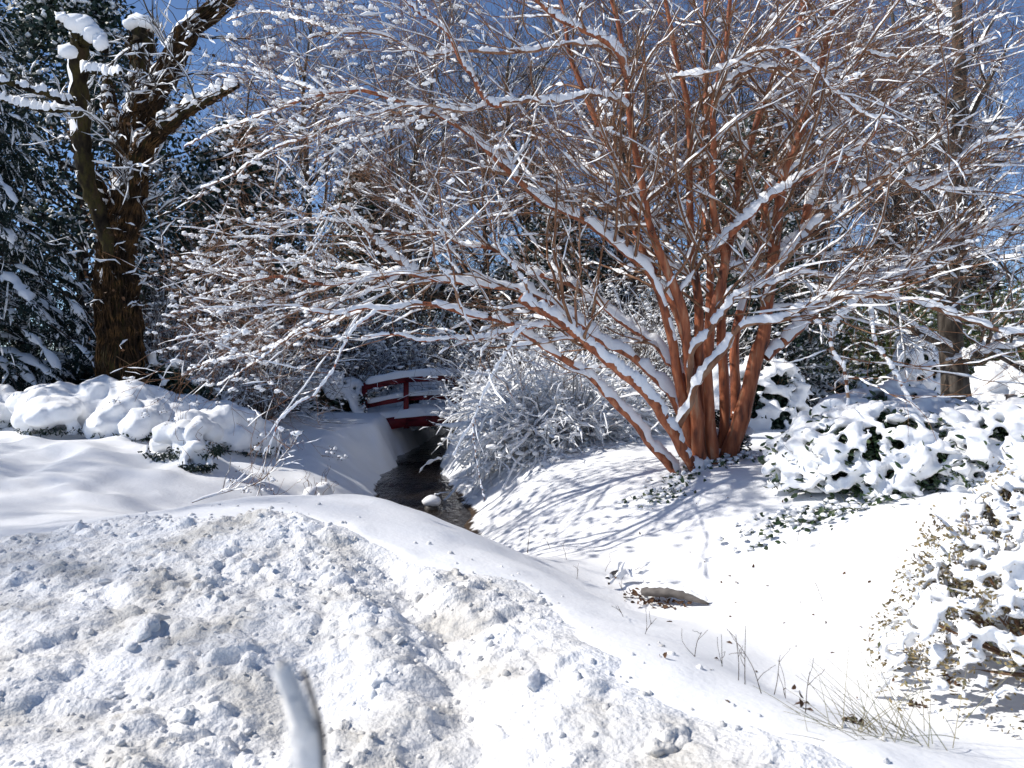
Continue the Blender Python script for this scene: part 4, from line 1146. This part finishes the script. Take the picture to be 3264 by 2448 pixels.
sbm = MB(); tubes(sbm, SB, SRb, 5); tubes(sbm, SB2, SRb2, 3); sbm.build("side_branches", M['grey_bark'], vt, kind="stuff")
sbs = MB(); snow_on(sbs, SB, SRb, np.full((len(SB), 1), .03), cover=.6, M_=6, wid=.3, fine=2); snow_on(sbs, SB2, SRb2, np.full((len(SB2), 1), .018), cover=.4, M_=5, wid=.5); sbs.build("branch_snow", M['snow'], vt, kind="stuff")
vm.build("vines", M['vine'], vt, kind="stuff")
vl = MB(); q = B[rng.random(len(B)) < .35][:, -1]; leaves(vl, q, np.full(len(q), .06), droop=.6, aspect=.7); vl.build("dead_leaves", M['dead_leaf'], vt, kind="stuff")
vs_ = MB(); q = B[rng.random(len(B)) < .18]; snow_on(vs_, q, np.full(q.shape[:2], .004), np.full((len(q), 1), .02), cover=.6, M_=5, wid=.8)
p = VP[1][8:40:1]; q = p[rng.integers(0, len(p), 40)] + np.array([0, 0, .1]) + rng.normal(size=(40, 3)) * .04
blobs(vs_, q, np.stack([rng.uniform(.03, .06, 40)] * 3, -1), 1, .4)
p = VP[3][-1]; blobs(vs_, np.array([p + [0, 0, .10], p + [-.12, 0, .06], p + [.1, .03, .07]]), np.array([[.2, .16, .1], [.15, .12, .08], [.14, .12, .09]]), 2, .3)
vs_.build("clotted_snow", M['snow'], vt, kind="stuff")

st_, SPt, SRt = limb_tree("dead_snag", "mossy broken-topped trunk with a cap of snow at upper left", [
    ([(376, 1000), (370, 900), (352, 790), (318, 680), (280, 580), (262, 440), (255, 320), (250, 250), (247, 190), (252, 130), (262, 100)], 11.75, 10.9, 40, 60),
    ([(262, 130), (240, 95), (215, 70), (180, 62)], 10.9, 10.7, 45, 16),
    ([(262, 120), (290, 110), (315, 130), (330, 155)], 10.9, 10.7, 60, 30),
    ([(240, 322), (200, 318), (150, 300), (95, 285), (40, 270), (-30, 255)], 10.95, 10.3, 24, 14),
    ([(240, 345), (180, 350), (110, 345), (50, 330), (-30, 300)], 10.95, 10.8, 20, 12),
    ([(270, 225), (310, 228), (350, 236), (385, 232)], 10.9, 10.5, 20, 12),
], 'moss_bark', .075)
mb = MB()
c = np.array([at(245, 72, 10.8), at(275, 78, 10.8), at(300, 110, 10.75), at(322, 138, 10.7), at(215, 165, 10.7), at(205, 62, 10.75)])
blobs(mb, c, np.array([[.17, .16, .13], [.14, .14, .12], [.13, .13, .12], [.09, .1, .1], [.11, .12, .1], [.12, .1, .05]]), 2, .25, 1.4)
blobs(mb, np.array([at(452, 70, 12.0), at(425, 78, 12.0), at(478, 80, 12.0)]), np.array([[.2, .18, .1], [.17, .16, .09], [.15, .15, .1]]), 2, .25, 1.4)
mb.build("snow_cap", M['snow'], st_, kind="stuff")

# ------------------------------------------------------------------ bare trees
def bare_tree(name, base, H, label, n, spread, th, bark='grey_bark', twig='far_twig', group=None, r0=.14, traces=None, up=.1, t0=.25, sn=(.34, .12, .03), lean=.04):
    base = np.array(base, float)
    t = thing(name, base, label, "tree", group)
    K = 16
    if traces is None:
        z = np.linspace(-.1, H, K)
        P = base + np.stack([lean * z * np.sin(z * .5 + base[0]), lean * z * np.cos(z * .7), z], -1)
        P, R = P[None], np.linspace(r0, r0 * .12, K)[None]
        mb = MB(); tubes(mb, P, R, 9); mb.build("trunk", M[bark], t)
    else:
        PP, RR = [], []
        for k, (pts, d0, d1, w0, w1) in enumerate(traces):
            nn = len(pts)
            W = np.array([at(p[0], p[1], d0 + (d1 - d0) * i / (nn - 1)) for i, p in enumerate(pts)])
            PP.append(spline(W, K * 2, .015)); RR.append((w0 + (w1 - w0) * np.linspace(0, 1, K * 2) ** .7) * PXM * np.linspace(d0, d1, K * 2) / 2)
            mb = MB(); tubes(mb, PP[-1][None], RR[-1][None], 9); o = mb.build("trunk" if k == 0 else "limb", M[bark], t)
            s = MB(); snow_on(s, PP[-1][None], RR[-1][None], [[th * 2.2]], cover=.9, M_=6, steep=.38, wid=.35)
            if s.f:
                s.build("snow", M['snow'], o, kind="stuff", off=np.array(t.location))
        P, R = np.array(PP), np.array(RR)
    l1 = H * spread
    A, RA = grow(P, R, n[0], l1 * .5, l1, 9, (30, 70), up=up, jit=.13, t0=t0, rs=.5, rmin=.012, rmax=.06)
    Bb, RB_ = grow(A, RA, n[1], l1 * .2, l1 * .5, 7, (25, 60), up=up * .7, jit=.16, t0=.15, rs=.55, rmin=.007)
    Cc, RC = grow(Bb, RB_, n[2], l1 * .1, l1 * .26, 5, (20, 60), up=up * .6, jit=.18, t0=.1, rs=.55, rmin=.004)
    D, RD = grow(Cc, RC, n[3], l1 * .05, l1 * .14, 4, (20, 60), up=up * .5, jit=.2, t0=.1, rs=.6, rmin=.003)
    b, w = MB(), MB()
    tubes(b, A, RA, 5); tubes(b, Bb, RB_, 4)
    b.build("branches", M[bark], t, kind="stuff")
    b = MB(); tubes(b, Cc, RC, 3); tubes(b, D, RD, 3); b.build("twigs", M[twig], t, kind="stuff")
    snow_on(w, A, RA, np.full((len(A), 1), th * 1.5), cover=sn[0], M_=5, steep=.3, wid=.3)
    snow_on(w, Bb, RB_, np.full((len(Bb), 1), th * 1.15), cover=sn[0], M_=4, steep=.25, wid=.4)
    snow_on(w, Cc, RC, np.full((len(Cc), 1), th * .9), cover=sn[1], M_=4, steep=.25, wid=.6)
    k = rng.random(len(D)) < sn[2]
    snow_on(w, D[k], RD[k], np.full((k.sum(), 1), th * .75), cover=sn[2], M_=3, steep=.25, wid=.8)
    w.build("snow", M['snow'], t, kind="stuff")
    return t

# grey-barked spreading tree on the right
bt = at(3045, 1260, 13.5)
bare_tree("spreading_tree", (bt[0], bt[1], gz(bt[0], bt[1])), 4.2, "grey-barked tree with wide snowy limbs behind the shrubs on the right", (70, 420, 1700, 3000), .42, .022, traces=[
    ([(3050, 1275), (3045, 1200), (3035, 1120), (3030, 1060), (3025, 960), (3040, 840), (3050, 700), (3040, 500), (3060, 300), (3050, 100), (3060, -100)], 13.5, 13.7, 92, 26),
    ([(3030, 1120), (2990, 1090), (2930, 1060), (2860, 1010), (2790, 980), (2700, 950), (2600, 960)], 13.5, 12.6, 36, 9),
    ([(3040, 1135), (3090, 1130), (3150, 1090), (3210, 1070), (3300, 1040), (3420, 1010)], 13.5, 12.7, 42, 14),
    ([(3045, 1150), (3110, 1130), (3180, 1110), (3270, 1100), (3400, 1090)], 13.4, 12.3, 30, 12),
    ([(3030, 1000), (2980, 930), (2900, 870), (2820, 840), (2720, 800)], 13.6, 13.0, 32, 9),
    ([(3028, 900), (3080, 830), (3150, 800), (3240, 740), (3340, 720)], 13.6, 13.0, 32, 10),
    ([(3040, 760), (2990, 680), (2930, 600), (2880, 500), (2800, 430)], 13.7, 14.2, 28, 8),
    ([(3045, 640), (3100, 540), (3180, 480), (3280, 400)], 13.7, 13.2, 26, 8),
    ([(3040, 500), (2980, 380), (2930, 250), (2860, 120), (2830, -50)], 13.7, 14.3, 26, 8),
], up=.06, t0=.2, sn=(.75, .4, .12))

proto = []
for k, (H, n, r0) in enumerate([(9.5, (36, 240, 1500, 4300), .15), (11.5, (38, 240, 1500, 4300), .17)]):
    proto.append(bare_tree("bare_tree", (0, 90 + 20 * k, .05), H, "bare snow-dusted tree standing in the wood behind the brook", n, .34, .026, group="bare trees in the wood behind", r0=r0, t0=.18, up=.14))
spots = [(-2.6, 22.5, 1.0, 0), (.3, 25.5, 1.0, 1), (3.0, 23.0, .95, 2), (6.2, 25.0, 1.05, 1), (9.0, 24.0, 1.0, 0), (12.3, 25.5, 1.05, 2), (-6.4, 26.0, 1.0, 1), (-1.0, 31, 1.2, 0), (4.8, 32, 1.2, 1), (9.5, 31, 1.2, 2), (14.5, 31, 1.2, 0), (-5, 33, 1.2, 2), (1.8, 38, 1.3, 0), (7.5, 39, 1.3, 1), (14, 40, 1.35, 2), (-10, 30, 1.2, 0), (19.5, 36, 1.3, 1), (-4, 42, 1.4, 1), (20, 27, 1.1, 0), (15.5, 21.5, .95, 1)]
done = set()
for (x, y, s, k) in spots:
    k %= 2
    o = proto[k] if k not in done else copy_tree(proto[k])
    done.add(k)
    o.location = (x, y, gz(x, y) - .05); o.scale = (s, s, s); o.rotation_euler.z = rng.uniform(0, 6.28)

for i, (x, y, s, k) in enumerate([(-12.6, 8.3, .8, 0), (-16.5, 5.5, 1.0, 1)]):
    o = copy_tree(proto[k % 2]); o.location = (x, y, gz(x, y) - .05); o.scale = (s, s, s); o.rotation_euler.z = rng.uniform(0, 6.28)
    o["label"] = "bare snow-dusted tree shading the left mound from outside the picture"; o["group"] = "bare trees left of the picture"

# bamboo and the dark hollow on the right
def bamboo(name, x, y, w, H, label, n, leafn, group=None):
    z = gz(x, y); t = thing(name, (x, y, z), label, "bamboo", group)
    K = 9
    bx, by = x + rng.normal(size=n) * w * .5, y + rng.normal(size=n) * w * .3
    h = H * rng.uniform(.65, 1.1, n)[:, None] * np.linspace(0, 1, K)
    a = rng.uniform(0, 6.28, n)[:, None]; bend = (np.linspace(0, 1, K) ** 2)[None] * rng.uniform(.1, .9, n)[:, None]
    P = np.stack([bx[:, None] + np.cos(a) * bend, by[:, None] + np.sin(a) * bend, z + h - bend * .4], -1)
    R = np.linspace(.013, .004, K)[None].repeat(n, 0)
    mb = MB(); tubes(mb, P, R, 5); mb.build("canes", M['bamboo'], t, kind="stuff")
    i = rng.integers(0, n, leafn); f = rng.uniform(1.5, K - 1.01, leafn); j = f.astype(int); ww = (f - j)[:, None]
    Q = P[i, j] * (1 - ww) + P[i, j + 1] * ww + rng.normal(size=(leafn, 3)) * np.array([.18, .18, .12])
    mb = MB(); leaves(mb, Q, np.full(leafn, .16), droop=.7, aspect=.2, simple=True); mb.build("leaves", M['bamboo'], t, kind="stuff")
    k = rng.random(leafn) < .10; s = rng.uniform(.02, .07, k.sum())
    mb = MB(); blobs(mb, Q[k] + np.array([0, 0, .03]), np.stack([s * 1.4, s, s * .5], -1), 1, .4); mb.build("snow", M['snow'], t, kind="stuff")
bamboo("bamboo_clump", 8.0, 21.8, 1.3, 3.3, "green bamboo clump arching over the dark hollow", 60, 6500)
bamboo("bamboo_clump", 10.2, 21.0, 1.6, 2.9, "green bamboo clump behind the grey trunk", 70, 7000)
bamboo("bamboo_clump", 12.8, 21.0, 1.7, 3.0, "green bamboo clump beyond the grey trunk at the right edge", 70, 7000)
bamboo("bamboo_clump", 6.4, 22.6, 1.4, 3.2, "green bamboo clump nearest the upright red stems", 60, 6000)
evergreen("holly_tree", (7.2, 24.5, .05), 4.6, 2.2, "dark evergreen tree closing the back of the bamboo hollow", 800, 20, .14, 2.0, low=.0)
evergreen("holly_tree", (11.5, 25.5, .05), 4.8, 2.4, "dark evergreen tree behind the bamboo at the right edge", 800, 20, .14, 2.0, low=.0)

src = [o for o in COL.objects if o.name.startswith("holly_tree") and o.parent is None]
for i, (x, y, s) in enumerate([(-2.3, 27, .8), (2.6, 28, .9), (6.0, 30, .9), (10.5, 31, .9), (-7.2, 27, .9), (15, 30, .9), (-.2, 33, 1.0), (-11, 26, 1.0), (4, 36, 1.1), (18.5, 33, 1.0)]):
    o = copy_tree(src[[1, 5, 6, 7][i % 4]]); o.location = (x, y, gz(x, y)); o.scale = (s * 1.25, s * 1.25, s * .8); o.rotation_euler.z = rng.uniform(0, 6.28)
    tag(o, "dark evergreen tree far back in the wood behind the bare trees", "tree", "evergreens far back in the wood")

# short weathered post at the right edge
p = atd(2183, 890, 12.6); z = gz(p[0], p[1])
mb = MB(); box(mb, (p[0], p[1], z + .22), (.05, .05, .30)); box(mb, (p[0], p[1], z + .53), (.062, .062, .015))
o = mb.build("wooden_post", M['log_wood'], off=np.array([p[0], p[1], z]), smooth_shade=False); o.location = (p[0], p[1], z)
tag(o, "short weathered wooden post in front of the rounded white shrub", "post")

# ------------------------------------------------------------------ small things
def stick(name, pts, r, label, cat, mat, th=0, group=None, K=14, twn=0, twl=(.1, .3), sides=6):
    P = spline(np.array(pts), K, r * .6)[None]; R = np.linspace(r, r * .5, K)[None]
    t = thing(name, P[0, 0], label, cat, group)
    mb = MB(); tubes(mb, P, R, sides, cap=True)
    w = MB()
    if th: snow_on(w, P, R, [[th]], cover=.85, M_=5, steep=.25, wid=.4)
    if twn:
        B, RB = grow(P, R, twn, twl[0], twl[1], 6, (25, 60), up=.1, jit=.2, rs=.5, rmin=.0015)
        tubes(mb, B, RB, 3)
        if th: snow_on(w, B, RB, np.full((twn, 1), th * .7), cover=.7, M_=4, wid=.6)
    mb.build("stem", M[mat], t)
    if w.f: w.build("snow", M['snow'], t, kind="stuff")
    return t
def onground(px, py, d0=6.0, dz=0.0):
    """point of the snow surface seen at a display pixel"""
    D = np.arange(2.2, 14, .02)
    a, b = atd(px, py, 1.0), atd(px, py, 2.0)
    P = a + (b - a) * (D - 1)[:, None]
    k = np.nonzero(P[:, 2] <= ground_h(P[:, 0], P[:, 1]))[0]
    return (P[k[0]] if len(k) else atd(px, py, d0)) + np.array([0, 0, dz])
# split log lying on the bank
a, b = onground(1385, 1288), onground(1525, 1302)
a = a + np.array([0, -.05, .05]); b = b + np.array([0, -.08, .015])
L = 24; P = spline(np.array([a, (a + b) / 2 + [0, 0, .03], b]), L); R = .036 * (1 - .8 * np.linspace(0, 1, L) ** 3) * (1 + .08 * rng.normal(size=L))
t = thing("fallen_log", P[0], "grey weathered log half sunk in the snow of the right bank", "log")
mb = MB(); tubes(mb, P[None], R[None], 9, cap=True); mb.build("wood", M['log_wood'], t)
sn = MB(); snow_on(sn, P[None] + np.array([0, .028, .008]), R[None], [[.022]], cover=.97, M_=6, wid=.4, lump=.3); sn.build("snow", M['snow'], t)
a, b = onground(1312, 1252), onground(1342, 1232)
stick("broken_stake", [a, b + [0, 0, .06]], .02, "short grey broken stake beside the fallen log", "stick", 'log_wood', .012)
stick("snowy_branch", [onground(1315, 1270, dz=.03), onground(1350, 1258, dz=.07), onground(1390, 1268, dz=.04)], .008, "snowy twig bridging the gap beside the fallen log", "branch", 'twig', .03, twn=4)
c = np.array([onground(px, py) for px, py in [(1370, 1295), (1390, 1305), (1410, 1300), (1380, 1285), (1440, 1312), (1470, 1310)]])
P = np.repeat(c, 14, 0) + rng.normal(size=(84, 3)) * np.array([.05, .05, .012]); P[:, 2] = ground_h(P[:, 0], P[:, 1]) + rng.uniform(0, .04, 84)
tl = thing("leaf_litter", c[0], "dark wet leaves under the fallen log", "leaves"); mb = MB(); leaves(mb, P, np.full(84, .045), aspect=.6); mb.build("leaves", M['dead_leaf'], tl, kind="stuff")
# drooped snowy branch lying at the foot of the mound
f0 = onground(760, 990); 
stick("fallen_branch", [atd(415, 1085, 7.4), atd(500, 1060, 7.6), atd(560, 1040, 7.8), atd(600, 1000, 7.8), atd(640, 950, 7.6)], .007, "snow-laden branch drooped to the ground left of the brook", "branch", 'twig', .014, twn=46, twl=(.12, .4))
# snow-capped stone in the water
p = atd(930, 1085, 11.3); 
t = thing("stone", (p[0], p[1], -.95), "stone capped with a cushion of snow in the brook", "stone")
mb = MB(); blobs(mb, np.array([[p[0], p[1], -.90]]), np.array([[.10, .09, .09]]), 2, .35); mb.build("rock", M['stone'], t)
mb = MB(); blobs(mb, np.array([[p[0], p[1], -.775], [p[0] + .05, p[1], -.79]]), np.array([[.13, .12, .08], [.09, .09, .06]]), 2, .25); mb.build("snow", M['snow'], t)
for (px, py, s) in [(905, 1010, .03), (880, 1018, .02)]:
    p = atd(px, py, 13.5)
stick("overhanging_twig", [atd(955, 990, 12.6), atd(920, 1003, 12.4), atd(905, 1022, 12.3)], .006, "snow-clotted twig end hanging over the water", "twig", 'twig', .035)
# weed stalks and twigs standing in the snow
tw_spots = [(1140, 1195, .30), (1225, 1210, .16), (1190, 1185, .16), (1245, 1250, .1), (1305, 1235, .14), (1355, 1290, .14), (1720, 1170, .22), (1780, 1300, .18), (1610, 1480, .32), (1650, 1500, .26), (1595, 1470, .24), (1740, 1540, .22), (1670, 1500, .2), (1560, 1440, .2), (1700, 1510, .12), (1990, 1300, .12), (1960, 1240, .16), (1500, 1420, .18), (1350, 1335, .12), (1390, 1370, .11)]
for i, (px, py, h) in enumerate(tw_spots):
    a = onground(px, py) - np.array([0, 0, .03]); h *= .85; ln = rng.uniform(-.5, .5) * h
    stick("weed_stalk", [a, a + np.array([ln * .4, 0, h * .55]), a + np.array([ln, rng.uniform(-.05, .05), h])], .0019 if i else .004, "thin bare stalk poking up through the snow of the bank", "twig", 'vine', 0, "stalks poking through the snow", 9, int(rng.integers(1, 4)), (.05, .14), 4)
a = onground(1720, 1160); 
# stray leaves on the snow
P = []
for _ in range(60):
    px, py = rng.uniform(1330, 2000), rng.uniform(1030, 1560)
    if py < 1130 + (1700 - px) * -.0 and px < 1330: continue
    q = onground(px, py)
    if pile_mask(q[:1], q[1:2])[0] < 0: P.append(q + np.array([0, 0, .006]))
for q in [(1735, 1500), (1740, 1520), (1730, 1530)]: P += [onground(*q) + rng.normal(size=3) * .01 for _ in range(4)]
lf = [MB() for _ in range(3)]; lme = []
for m_ in lf:
    leaves(m_, np.zeros((1, 3)), np.array([.032]), aspect=.7, fold=.5); me = mesh_data("fallen_leaf", m_.v[0], m_.f); me.materials.append(M['dead_leaf']); lme.append(me)
for i, q in enumerate(P):
    o = link("fallen_leaf", lme[i % 3], None); o.location = tuple(q); o.rotation_euler = (rng.uniform(-.6, .6), rng.uniform(-.6, .6), rng.uniform(0, 6.28)); s = rng.uniform(.5, 1.1); o.scale = (s, s, s)
    tag(o, "small dead brown leaf lying on the snow of the right bank", "leaf", "dead leaves on the snow")
# tuft of winter grass
b = onground(1915, 1590)
t = thing("grass_tuft", b, "tuft of dry green-brown grass blades leaning out of the snow", "grass")
n = 75; K = 7
rootx = rng.normal(size=n) * .10
d = nrm(np.stack([rng.normal(-.45, .5, n), rng.normal(0, .3, n), rng.uniform(.3, 1.0, n)], -1)); Lg = rng.uniform(.14, .40, n)
P = np.empty((n, K, 3)); P[:, 0] = b + np.stack([rootx, rng.normal(size=n) * .06, np.full(n, -.02)], -1)
for k in range(1, K):
    d[:, 2] -= .045; d = nrm(d); P[:, k] = P[:, k - 1] + d * (Lg / (K - 1))[:, None]
mb = MB(); tubes(mb, P, np.linspace(.0018, .0007, K)[None].repeat(n, 0), 3); mb.build("blades", M['grass'], t, kind="stuff")
# dark bare-earth bits under the tan bush
for (px, py) in [(1835, 1560), (2050, 1480), (1985, 1530)]:
    q = onground(px, py)
    t = thing("leaf_clump", q, {1835: "small brown leaf clump beside the grass tuft", 2050: "brown leaf clump under the tan-leaved bush", 1985: "brown leaf clump between grass tuft and tan bush"}[px], "leaves")
    mb = MB(); leaves(mb, q + rng.normal(size=(24, 3)) * np.array([.02, .02, .015]), np.full(24, .035), aspect=.6); mb.build("leaves", M['dead_leaf'], t, kind="stuff")
# snow-coated stick right in front of the camera
pts = [at(1010, 2620, .5), at(1000, 2448, .5), at(985, 2330, .5), at(965, 2250, .495), at(930, 2170, .49), at(915, 2135, .49)]
base = pts[0].copy(); base[2] = -.15; base[0] += .02
t = thing("snowy_stick", base, "blurred snow-coated stick rising close in front of the lens", "stick")
P = spline(np.array([base] + pts), 30)
wv = .004 * np.sin(np.arange(30) * .9)
Q = P + np.stack([.0075 + wv * .7, 0 * wv, 0 * wv], -1)
mb = MB(); tubes(mb, Q[None], np.linspace(.003, .0018, 30)[None], 6, cap=True)
for k, l in ((17, .02), (22, .024)):
    s0 = Q[k] + np.array([-.002, -.012, 0]); s1 = s0 + np.array([-.013, -.004, l])
    tubes(mb, np.linspace(s0, s1, 6)[None], np.linspace(.003, .0016, 6)[None], 5, cap=True)
mb.build("stem", M['log_wood'], t)
rr = np.linspace(.0105, .007, 19) * (1 + .16 * np.sin(np.arange(19) * 1.3) + .06 * rng.normal(size=19))
sn = MB(); tubes(sn, (P + np.array([-.005, .003, .002]))[None, 11:], rr[None], 10, cap=True)
sn.v[0] += .0022 * nrm(rng.normal(size=sn.v[0].shape)); sn.build("snow", M['dirt_and_shade_snow'], t)  # bank's dirty grey reused as painted shade on the stick's snow
